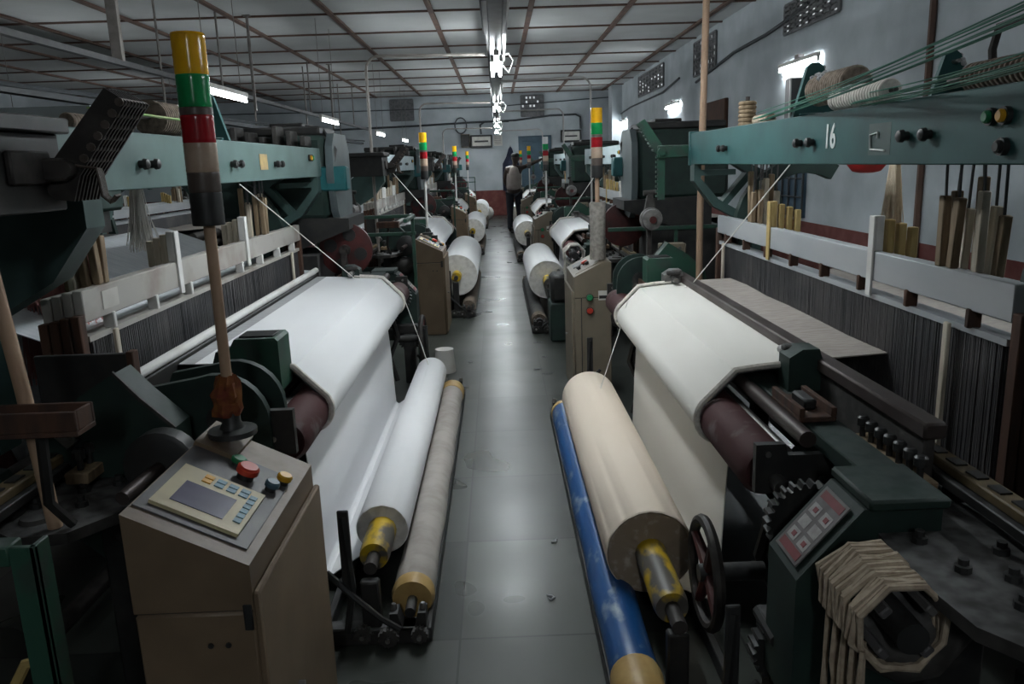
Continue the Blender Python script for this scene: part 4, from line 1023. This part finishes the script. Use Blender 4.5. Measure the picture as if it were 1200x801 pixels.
c_lab = {('L', 0): 'large brown control cabinet with red button and small screen, at lower left', ('R', 0): 'brown control cabinet with green and red side buttons, at the far end of loom 16',
         ('L', 1): 'tall brown cabinet beside the thick white roll on the left', ('R', 1): 'brown cabinet beside the second right loom, behind the green metal cover',
         ('L', 2): 'third brown cabinet on the left, in the distance', ('R', 2): 'third brown cabinet on the right, beside the worker', ('L', 3): 'farthest brown cabinet on the left', ('R', 3): 'farthest brown cabinet on the right'}
t_lab = {('L', 0): 'largest signal tower, yellow green and red on a wooden pole, at upper left', ('R', 0): 'signal tower in a grey woven sleeve at the far end of loom 16',
         ('L', 1): 'signal tower above the tall brown cabinet on the left', ('R', 1): 'signal tower with a white top lamp on the second right cabinet',
         ('L', 2): 'third signal tower along the left row', ('R', 2): 'signal tower just right of the worker', ('L', 3): 'smallest signal tower at the end of the left row', ('R', 3): 'smallest signal tower at the end of the right row'}
ycab = {'R': [5.2, 10.5, 15.8, 21.1], 'L': [1.685, 7.35, 12.95, 18.5]}
for sd in 'LR':
    cab = make_cabinet(sd, 'c'); 
    for i in range(4):
        c = cab if i == 0 else copy_tree(cab)
        sx = 1 if sd == 'R' else -1
        cx = .628 if sd == 'L' else .575
        c.location = (sx * cx, ycab[sd][i], 0); c.rotation_euler = (0, 0, 0 if sd == 'R' else PI); c['label'] = c_lab[(sd, i)]
        kind = {('L', 0): 'big', ('R', 0): 'sleeve', ('R', 1): 'white'}.get((sd, i), 'plain')
        tw = make_tower(kind, t_lab[(sd, i)])
        ztop = .872 if sd == 'L' else .885
        tw.location = (sx * (cx + (.045 if sd == 'L' else .05)), ycab[sd][i] + (.185 if sd == 'L' else -.14), ztop + (.002 if sd == 'L' else 0))
        tw.rotation_euler = (0, math.radians(.1 if sd == 'L' else 0), 0)

# ------------------------------------------------------------------ loose things around the looms
def hank(loc, m, label):
    t = empty('yarn_hank', loc, label, 'yarn hank')
    mb = MB().mat(m); n = 8
    rh = random.Random(11)
    for k in range(26):
        y = -.085 + .0068 * k
        pts = [((.086 + rh.uniform(-.005, .008)) * math.cos(2 * PI * (i + .5) / n), y + rh.uniform(-.008, .008), (.086 + rh.uniform(-.005, .008)) * math.sin(2 * PI * (i + .5) / n)) for i in range(n)]
        mb.tube(pts, .0068, 6, closed=True)
    mb.build('coils', parent=t)
    mb = MB().mat(m)
    for k in range(22):
        x = -.075 + .004 * (k % 5); y = -.09 + .0075 * k
        mb.tube([(x, y, -.04), (x - .004 + rh.uniform(-.006, .006), y - .01, -.13), (x + rh.uniform(-.015, .015), y - .012, -.20 - rh.uniform(0, .05))], .0055, 5)
    mb.build('hanging_ends', parent=t)
    mb = MB().mat('black').cyl((0, -.12, 0), (0, .16, 0), .03, n=14)
    mb.build('spindle', parent=t)
    for i in range(4):
        a = PI / 4 + PI / 2 * i
        MB().mat('panel_dark').box((-.012, -.10, .05), (.012, .08, .066), .003, rot=ROT('Y', 90 * i + 45), pivot=(0, 0, 0)).build('reel_bar', parent=t)
    return t
hank((.705, 1.36, .655), 'rope', 'beige yarn hank wound on a black reel at the near end of loom 16')
hank((.62, CR[1] - 1.72, .74), 'rope_white', 'white yarn hank on a reel behind the green metal cover')

# green metal cover and things round the second right loom
mb = MB().mat('green').box((.41, 6.62, 0), (.60, 6.95, .33), .012)
t = tag(mb.build('metal_cover'), 'dark green metal cover on the floor beside the brown cabinet on the right', 'machine cover')
MB().mat('dark').box((.42, 6.64, .33), (.57, 6.92, .57), .03).build('upper_casing', parent=t)
mb = MB().mat('bucket').lathe((-.44, 5.75, 0), (-.44, 5.75, .17), [(0, .078), (.06, .08), (1, .066)], 28)
t = tag(mb.build('bucket'), 'upturned white bucket on the floor beside the tall brown cabinet', 'bucket')
MB().mat('bucket').lathe((-.44, 5.75, .17), (-.44, 5.75, .178), [(0, .068), (.5, .068), (1, .05)], 28).build('rim', parent=t)

# spools on the beams
def spool(loc, L, r, m, label, rodx=.06, lint=False, axis='y'):
    t = empty('yarn_spool', loc, label, 'spool', 'yarn spools on the loom beams')
    mb = MB().mat(m); n = max(6, int(L / .018))
    prof = []
    for i in range(n):
        t0 = i / n
        prof += [(t0 + .001, r * .88), (t0 + .3 / n, r), (t0 + .7 / n, r)]
    prof += [(1, r * .85)]
    d = Vector((0, L, 0)) if axis == 'y' else Vector((0, 0, L))
    mb.lathe((0, 0, 0), d, prof, 20).build('windings', parent=t)
    e = d.normalized() * rodx
    MB().mat('worn_iron').cyl(-e, d + e, .007 if axis == 'y' else .01, n=8).build('rod', parent=t)
    if lint:
        mb = MB().mat('lint'); rnd = random.Random(int(L * 1000))
        for i in range(22):
            a = rnd.uniform(.6, PI - .6); y = rnd.uniform(.6, .98) * L; q = rnd.uniform(.006, .011)
            c = Vector((r * .97 * math.cos(a), y, r * .97 * math.sin(a)))
            bmesh.ops.create_icosphere(mb.bm, subdivisions=1, radius=q, matrix=Matrix.Translation(c + mb.off))
        mb.build('lint', parent=t)
    return t
BT = 1.628
bx = BX + .075
spool((bx, 2.60, BT + .085), .30, .054, 'jute_pale', 'brown ridged spool high on loom 16 beside the glowing wall tube', .09, True)
spool((bx - .035, 2.30, BT + .036), .36, .034, 'rope_white', 'low pale spool lying on the beam of loom 16 above the number', .03, True)
spool((bx, 1.55, BT + .035), .42, .034, 'jute', 'long low spool near the right edge, on the beam of loom 16', .10, False)
spool((bx + .10, 1.95, BT + .03), .22, .04, 'jute', 'spool lying at the back of the beam of loom 16, by the lever', .03, True)
spool((bx, 3.72, BT), .11, .04, 'wood', 'upright ridged wooden spool at the far part of the beam of loom 16', .02, False, 'z')
spool((bx + .02, 3.45, BT + .022), .2, .022, 'rope', 'thin spool under the green cords on the beam of loom 16', .03)
spool((-bx, 2.75, BT + .06), .46, .058, 'jute', 'thick brown spool on the front left beam behind the signal tower', .1)
spool((-bx, 2.22, BT + .022), .36, .024, 'jute', 'low beige spool on the front left beam behind the lever rack', .05)
def bracket(loc, label, lint=True, flip=1):
    t = empty('spool_bracket', loc, label, 'bracket', 'tapered spool brackets on the loom beams')
    MB().mat('teal').prism([(-.075, 0), (.075, 0), (.028, .17), (.01, .185), (-.012, .185), (-.03, .17)], 'y', -.012, .012).build('plate', parent=t)
    MB().mat('teal').box((-.055, -.03, 0), (.055, .03, .012), .003).build('foot', parent=t)
    MB().mat('steel').cyl((0, -.05, .14), (0, .02, .14), .008, n=8).build('pin', parent=t)
    if lint:
        mb = MB().mat('lint'); rnd = random.Random(3)
        for i in range(24):
            f = i / 24
            c = Vector((flip * (.07 - .045 * f) + rnd.uniform(-.006, .006), rnd.uniform(-.012, .012), .01 + f * .165))
            bmesh.ops.create_icosphere(mb.bm, subdivisions=1, radius=rnd.uniform(.008, .015), matrix=Matrix.Translation(c))
        mb.build('lint', parent=t)
    return t
bracket((bx, 2.95, BT), 'linty teal bracket at the far end of the ridged spool on loom 16')
bracket((bx + .03, 2.12, BT), 'linty teal bracket in the middle of the beam of loom 16, below the wall conduit').scale = (.7, .7, .62)
bracket((-bx, 3.32, BT), 'teal bracket on the front left beam, right of the signal tower', False)
mb = MB().mat('panel_dark').box((bx - .03, 3.10, BT), (bx + .09, 3.16, BT + .15), .004)
t = tag(mb.build('relay_box'), 'dark relay box on loom 16 behind the green cords', 'relay box')
MB().mat('strap_white').box((bx - .034, 3.095, BT), (bx - .028, 3.10, BT + .15)).build('edge_strip', parent=t)
t = empty('tension_lever', (bx + .06, 1.98, BT), 'rusty tension lever with a cord hook on the beam of loom 16', 'lever')
MB().mat('worn_iron').tube([(0, 0, 0), (0, .02, .10), (0, .0, .15), (0, -.12, .155)], .010, 8).build('arm', parent=t)
MB().mat('steel').tube([(0, -.12, .155), (0, -.14, .15), (0, -.14, .12), (0, -.12, .115)], .005, 6).build('hook', parent=t)
tag(MB().mat('wood_pale').tube([(bx, 1.70, BT), (bx - .005, 1.70, BT + .06), (bx + .005, 1.69, BT + .08)], [.02, .014, .012], 8).build('peg'), 'short knotted peg standing on the beam of loom 16', 'peg')
# rack of machinery behind the left beam
# green cords
def cords(p0, p1, n, spread, label):
    t = empty('cord_bundle', p0, label, 'cords')
    rnd = random.Random(n)
    d = Vector(p1) - Vector(p0)
    for i in range(n):
        a = Vector((rnd.uniform(-1, 1) * .02, 0, rnd.uniform(-.3, 1) * .03)); b = d + Vector((rnd.uniform(-1, 1) * spread, 0, (i / n - .5) * spread))
        pts = [a + (b - a) * (k / 8) + Vector((0, 0, -.012 * math.sin(PI * k / 8))) for k in range(9)]
        MB().mat('cord_green').tube(pts, .0017, 5).build('strand', parent=t)
    return t
cords((1.12, 3.50, BT + .02), (.80, .95, 1.725), 9, .045, 'upper bundle of green cords rising from loom 16 to the top right')
cords((1.12, 2.60, BT + .015), (.82, .95, 1.655), 9, .05, 'lower bundle of green cords rising from the low pale spool')
mb = MB().mat('strap_green').box((-.012, 0, 0), (.012, .80, .004))
tag(mb.build('green_strap', loc=(-1.04, 2.15, 1.675)), 'flat green and pink strap running to the thick spool on the left beam', 'strap')
mb = MB().mat('zinc').box((-1.62, 2.60, 1.62), (-1.26, 2.606, 1.722), .001)
tag(mb.build('sheet_strip'), 'shiny metal sheet strip behind the front left beam', 'metal sheet')
# tassel and red bowl behind loom 16
t = empty('yarn_tassel', (1.72, 3.48, 1.05), 'long beige yarn tassel hanging behind loom 16', 'tassel')
rnd = random.Random(2)
mb = MB().mat('tassel')
for i in range(95):
    a = rnd.uniform(0, 2 * PI); q = rnd.random() ** .5
    x, y = q * math.cos(a), q * math.sin(a)
    zt = rnd.uniform(-.02, .10)
    mb.tube([(x * .02, y * .02, .40), (x * .032, y * .032, .30), (x * .042 + rnd.uniform(-.012, .012), y * .042, .15), (x * .046 + rnd.uniform(-.02, .02), y * .05, zt)], .0024, 3)
o = mb.build('strands', parent=t); o['kind'] = 'stuff'
MB().mat('tassel').tube([(0, 0, .39), (0, 0, .46)], .02, 8).build('knot', parent=t)
mb = MB().mat('red_plastic').lathe((1.66, 3.62, 1.405), (1.66, 3.62, 1.48), [(0, .03), (.1, .06), (.6, .09), (1, .10)], 24)
tag(mb.build('red_bowl'), 'red bowl above the beige tassel behind loom 16', 'bowl')
# pink threads behind left loom
t = empty('pink_yarn', (-1.66, 3.0, .70), 'curtain of pink yarn hanging behind the front left loom', 'yarn')
mb = MB().mat('pink_thread'); rnd = random.Random(8)
for i in range(340):
    x = rnd.uniform(-.12, .10); y = rnd.uniform(-.10, .10)
    mb.tube([(x * .5, y, .62), (x, y, .40), (x + rnd.uniform(-.03, .03), y + rnd.uniform(-.02, .02), rnd.uniform(0, .12))], .0035, 3)
o = mb.build('strands', parent=t); o['kind'] = 'stuff'
MB().mat('worn_iron').cyl((-.16, 0, .62), (.14, 0, .62), .008, n=6).build('rod', parent=t)
t = empty('white_yarn', (-1.42, 3.2, 1.20), 'white frayed yarn hank hanging behind the front left beam', 'yarn')
mb = MB().mat('thread')
for i in range(110):
    x = rnd.uniform(-.03, .03); y = rnd.uniform(-.03, .03)
    mb.tube([(x * .5, y * .5, .30), (x, y, .15), (x * 1.4 + rnd.uniform(-.015, .015), y * 1.4, rnd.uniform(0, .06))], .0018, 3)
o = mb.build('strands', parent=t); o['kind'] = 'stuff'
# tied strings
cable('white_string', [(1.06, 2.92, 1.462), (.95, 3.95, .862), (.93, 3.97, .858)], .0025, 'white string tied from beam 16 down to the far corner of the cream cloth', 'thread', 'string', 5)
cable('white_string', [(.652, 4.04, .79), (.60, 4.02, .62), (.47, 3.80, .375), (.40, 3.6, .352)], .0022, 'white string from the cream cloth down to the cream roll', 'thread', 'string', 5)
cable('white_string', [(-1.06, 3.35, 1.455), (-.85, 4.6, .88), (-.74, 4.78, .850)], .0025, 'white string tied from the left beam down across the white cloth', 'thread', 'string', 5)
cable('white_string', [(-.60, 4.86, .70), (-.50, 4.72, .45), (-.45, 4.62, .326)], .0022, 'white string from the white cloth down to the slim white roll', 'thread', 'string', 5)
cable('white_string', [(-1.16, CL[1] - .1, 1.45), (-.62, CL[1] - 1.55, 1.02)], .004, 'white string from the second left beam down toward its signal tower', 'thread', 'string', 5)
cable('white_string', [(1.10, CR[1] + .1, 1.45), (.78, CR[1] + .9, .86)], .004, 'white string from the second right beam down to its cloth', 'thread', 'string', 5)
# leaning poles
cable('wooden_pole', [(1.185, 4.68, 0.0), (1.18, 4.68, 1.2), (1.195, 4.68, 2.45)], .0195, 'tall pale pole standing at the far end of loom 16', 'bamboo', 'pole', 10)
cable('wooden_pole', [(-1.04, 1.70, .724), (-1.06, 1.70, 1.05), (-1.095, 1.70, 1.45)], .0165, 'worn wooden pole leaning against the left loom at the left edge', 'bamboo', 'pole', 10)
# green stand and hose at lower left
t = empty('angle_stand', (-.795, 1.22, 0), 'green angle iron stand at the lower left edge', 'stand')
MB().mat('green_mid').box((-.022, -.022, 0), (.022, -.012, .92), .002).box((.012, -.022, 0), (.022, .022, .92), .002).build('leg', parent=t)
MB().mat('green_mid').box((-.34, -.022, .885), (-.022, .02, .92), .003).build('top_rail', parent=t)
MB().mat('green_mid').box((-.34, -.022, 0), (-.30, .02, .885), .003).build('leg', parent=t)
cable('yellow_hose', [(-1.02, 1.36, .0), (-1.03, 1.36, .35), (-1.0, 1.38, .50), (-.96, 1.40, .575), (-.92, 1.40, .585), (-.895, 1.40, .55), (-.90, 1.40, .40), (-.90, 1.42, .0)], .011, 'yellow hose looped at the lower left corner', 'hose_yellow', 'hose', 8)
# scraps of lint on the floor
rnd = random.Random(4)
for i, (x, y) in enumerate([(.19, 2.98), (.12, 2.55), (.22, 5.7), (.30, 6.1), (.26, 6.6), (-.30, 5.1), (-.25, 6.0)]):
    mb = MB().mat('lint')
    pts = [(0, 0, .004)]
    for k in range(4): pts.append((pts[-1][0] + rnd.uniform(-.02, .03), pts[-1][1] + rnd.uniform(-.02, .02), .004))
    mb.tube(pts, [.002, .005, .006, .004, .002], 5)
    tag(mb.build('lint_scrap', loc=(x, y, 0)), ['lint scrap on the slabs beside the cream roll', 'lint scrap on the slabs below the cream roll, smaller one', 'lint scrap before the brown right cabinet', 'lint scrap near the green metal cover', 'lint scrap behind the green metal cover', 'lint scrap at the far end of the grey roller', 'lint scrap right of the white bucket'][i], 'lint', 'lint scraps on the floor')
mb = MB().mat('bucket').lathe((-.38, 22.1, .18), (-.30, 22.5, .18), [(0, .15), (.05, .18), (.95, .18), (1, .15)], 24)
tag(mb.build('spare_roll'), 'grey roll end lying against the red dado at the end of the aisle', 'roll')

# ------------------------------------------------------------------ the worker at the end of the aisle
def skin_mesh(name, pts, edges, m, parent=None, sub=2, loc=None):
    me = bpy.data.meshes.new(name); me.from_pydata([p[:3] for p in pts], edges, [])
    o = bpy.data.objects.new(name, me); COL.objects.link(o)
    md = o.modifiers.new('Skin', 'SKIN'); md.use_smooth_shade = True
    sv = me.skin_vertices[0].data
    for i, p in enumerate(pts):
        r = p[3]; sv[i].radius = r if isinstance(r, tuple) else (r, r); sv[i].use_root = (i == 0)
    s = o.modifiers.new('Sub', 'SUBSURF'); s.levels = sub; s.render_levels = sub
    dg = bpy.context.evaluated_depsgraph_get()
    em = bpy.data.meshes.new_from_object(o.evaluated_get(dg))
    o.modifiers.clear(); o.data = em; em.materials.clear(); em.materials.append(MATS[m])
    for p in em.polygons: p.use_smooth = True
    if parent: o.parent = parent
    if loc: o.location = loc
    return o
# faces +x/+y (towards the loom on his right), back three-quarter turned; right arm reaching to the loom
WX, WY = .36, 17.75
P = [(0, 0, .93, (.145, .10)), (0, 0, 1.08, (.135, .09)), (.01, 0, 1.24, (.155, .10)), (.02, 0, 1.38, (.14, .085)), (.03, 0, 1.455, (.055, .055)), (.045, 0, 1.52, (.052, .052)),
     (.055, .0, 1.60, (.092, .10)), (.06, .0, 1.675, (.08, .09)),
     (-.14, .03, 1.39, .055), (-.20, .06, 1.14, .044), (-.13, .16, .95, .036), (-.10, .19, .885, .028), (-.09, .205, .83, .026),
     (.18, .02, 1.40, .055), (.36, .10, 1.46, .045), (.56, .18, 1.54, .036), (.62, .20, 1.565, .028), (.67, .215, 1.585, .026),
     (-.09, 0, .86, .095), (-.10, .01, .48, .06), (-.11, -.05, .09, .042), (-.10, .05, .045, .038), (-.09, .14, .035, .032),
     (.09, 0, .86, .095), (.11, .05, .48, .06), (.12, .02, .09, .042), (.13, .11, .045, .038), (.14, .20, .035, .032)]
Ed = [(0, 1), (1, 2), (2, 3), (3, 4), (4, 5), (5, 6), (6, 7), (3, 8), (8, 9), (9, 10), (10, 11), (11, 12), (3, 13), (13, 14), (14, 15), (15, 16), (16, 17), (0, 18), (18, 19), (19, 20), (20, 21), (21, 22), (0, 23), (23, 24), (24, 25), (25, 26), (26, 27)]
def finger(base, d, L, bend):
    b = Vector(base); d = Vector(d).normalized(); out = [b]
    for k in range(3):
        b = b + d * L / 3; out.append(b.copy()); d = (d + Vector(bend) * .35).normalized()
    return out
def add_hand(idx, tip, d, side, bend):
    d = Vector(d).normalized(); s = Vector(side).normalized()
    for k, L in enumerate((.062, .07, .066, .052)):
        f = finger(Vector(tip) + s * (.011 * (k - 1.5) * 1.6), d + s * (.08 * (k - 1.5)), L, bend)
        n0 = len(P)
        for q, v in enumerate(f[0:]): P.append((*v, (.0095, .009, .0085, .007)[q]))
        Ed.append((idx, n0)); Ed.extend([(n0, n0 + 1), (n0 + 1, n0 + 2), (n0 + 2, n0 + 3)])
    f = finger(Vector(tip) - d * .045 + s * -.028, d * .6 - s * .8, .05, bend)
    n0 = len(P)
    for q, v in enumerate(f): P.append((*v, (.011, .010, .009, .008)[q]))
    Ed.append((idx - 1, n0)); Ed.extend([(n0, n0 + 1), (n0 + 1, n0 + 2), (n0 + 2, n0 + 3)])
add_hand(12, (-.085, .215, .80), (.1, .15, -1), (0, 1, .1), (.4, .2, 0))
add_hand(17, (.695, .222, 1.595), (1, .3, .15), (0, .2, 1), (0, .3, -.4))
body = skin_mesh('person', P, Ed, 'skin', loc=(WX, WY, 0))
tag(body, 'worker in a pale vest and dark trousers reaching to the right at the aisle end', 'person')
# clothing as shells slightly larger than the body
V = [(0, 0, .90, (.185, .135)), (0, 0, 1.02, (.178, .13)), (.005, 0, 1.15, (.18, .128)), (.012, 0, 1.28, (.178, .122)), (.02, 0, 1.40, (.125, .10)), (.025, 0, 1.45, (.075, .07))]
skin_mesh('vest', V, [(i, i + 1) for i in range(5)], 'vest', body)
T = [(0, 0, .95, (.158, .115)), (-.09, 0, .86, .108), (-.10, .01, .48, .078), (-.11, -.05, .12, .062), (-.11, -.05, .08, .062), (.09, 0, .86, .108), (.11, .05, .48, .078), (.12, .02, .12, .062), (.12, .02, .08, .062)]
skin_mesh('trousers', T, [(0, 1), (1, 2), (2, 3), (3, 4), (0, 5), (5, 6), (6, 7), (7, 8)], 'trousers', body)
H = [(.048, -.018, 1.61, (.098, .10)), (.054, -.012, 1.68, (.096, .10)), (.056, -.006, 1.725, (.065, .07))]
skin_mesh('hair', H, [(0, 1), (1, 2)], 'hair', body)
for s in (-1, 1):
    mb = MB().mat('skin')
    bmesh.ops.create_uvsphere(mb.bm, u_segments=10, v_segments=8, radius=.5, matrix=Matrix.Translation((.06 + s * .085, .01, 1.605)) @ Matrix.Diagonal((.02, .035, .06, 1)))
    mb.build('ear', parent=body)
mb = MB().mat('skin').tube([(.06, .088, 1.625), (.06, .108, 1.60), (.06, .09, 1.59)], [.008, .014, .008], 8)
mb.build('nose', parent=body)
for s in (-1, 1):
    mb = MB().mat('paper'); bmesh.ops.create_uvsphere(mb.bm, u_segments=10, v_segments=8, radius=.011, matrix=Matrix.Translation((.06 + s * .032, .078, 1.63))); mb.build('eye', parent=body)
MB().mat('wheel_red').tube([(.035, .088, 1.565), (.06, .096, 1.562), (.085, .088, 1.565)], .006, 6).build('mouth', parent=body)

# ------------------------------------------------------------------ light, world, camera
w = bpy.data.worlds.new('World'); SC.world = w; w.use_nodes = True
w.node_tree.nodes['Background'].inputs[0].default_value = (0.6, 0.7, 0.85, 1)
w.node_tree.nodes['Background'].inputs[1].default_value = 0.02

F = 930.0; CX, CY = 600.0, 400.5
d = Vector(((582 - CX) / F, (CY - 192) / F, 1.0))
Yc = d.normalized(); kx = -(Yc.x + .037 * Yc.y) / Yc.z
Xc = Vector((1, .037, kx)).normalized()
Zc = Yc.cross(Xc)
# rows of world->(right, up, forward); camera looks along -Z
right = Vector((Xc.x, Yc.x, Zc.x)); up = Vector((Xc.y, Yc.y, Zc.y)); fwd = Vector((Xc.z, Yc.z, Zc.z))
cam = bpy.data.cameras.new('Camera'); co = bpy.data.objects.new('Camera', cam); COL.objects.link(co)
cam.sensor_fit = 'HORIZONTAL'; cam.sensor_width = 36; cam.lens = 36 * F / 1200; cam.clip_start = .05; cam.clip_end = 100
M = Matrix(((right.x, up.x, -fwd.x, 0), (right.y, up.y, -fwd.y, 0), (right.z, up.z, -fwd.z, 1.5), (0, 0, 0, 1)))
co.matrix_world = M
SC.camera = co
cam.dof.use_dof = False
vs = SC.view_settings
vs.view_transform = 'Standard'; vs.look = 'None'; vs.gamma = 1.0; vs.use_curve_mapping = False; vs.exposure = 2.15
SC.cycles.use_denoising = True
SC.cycles.max_bounces = 8
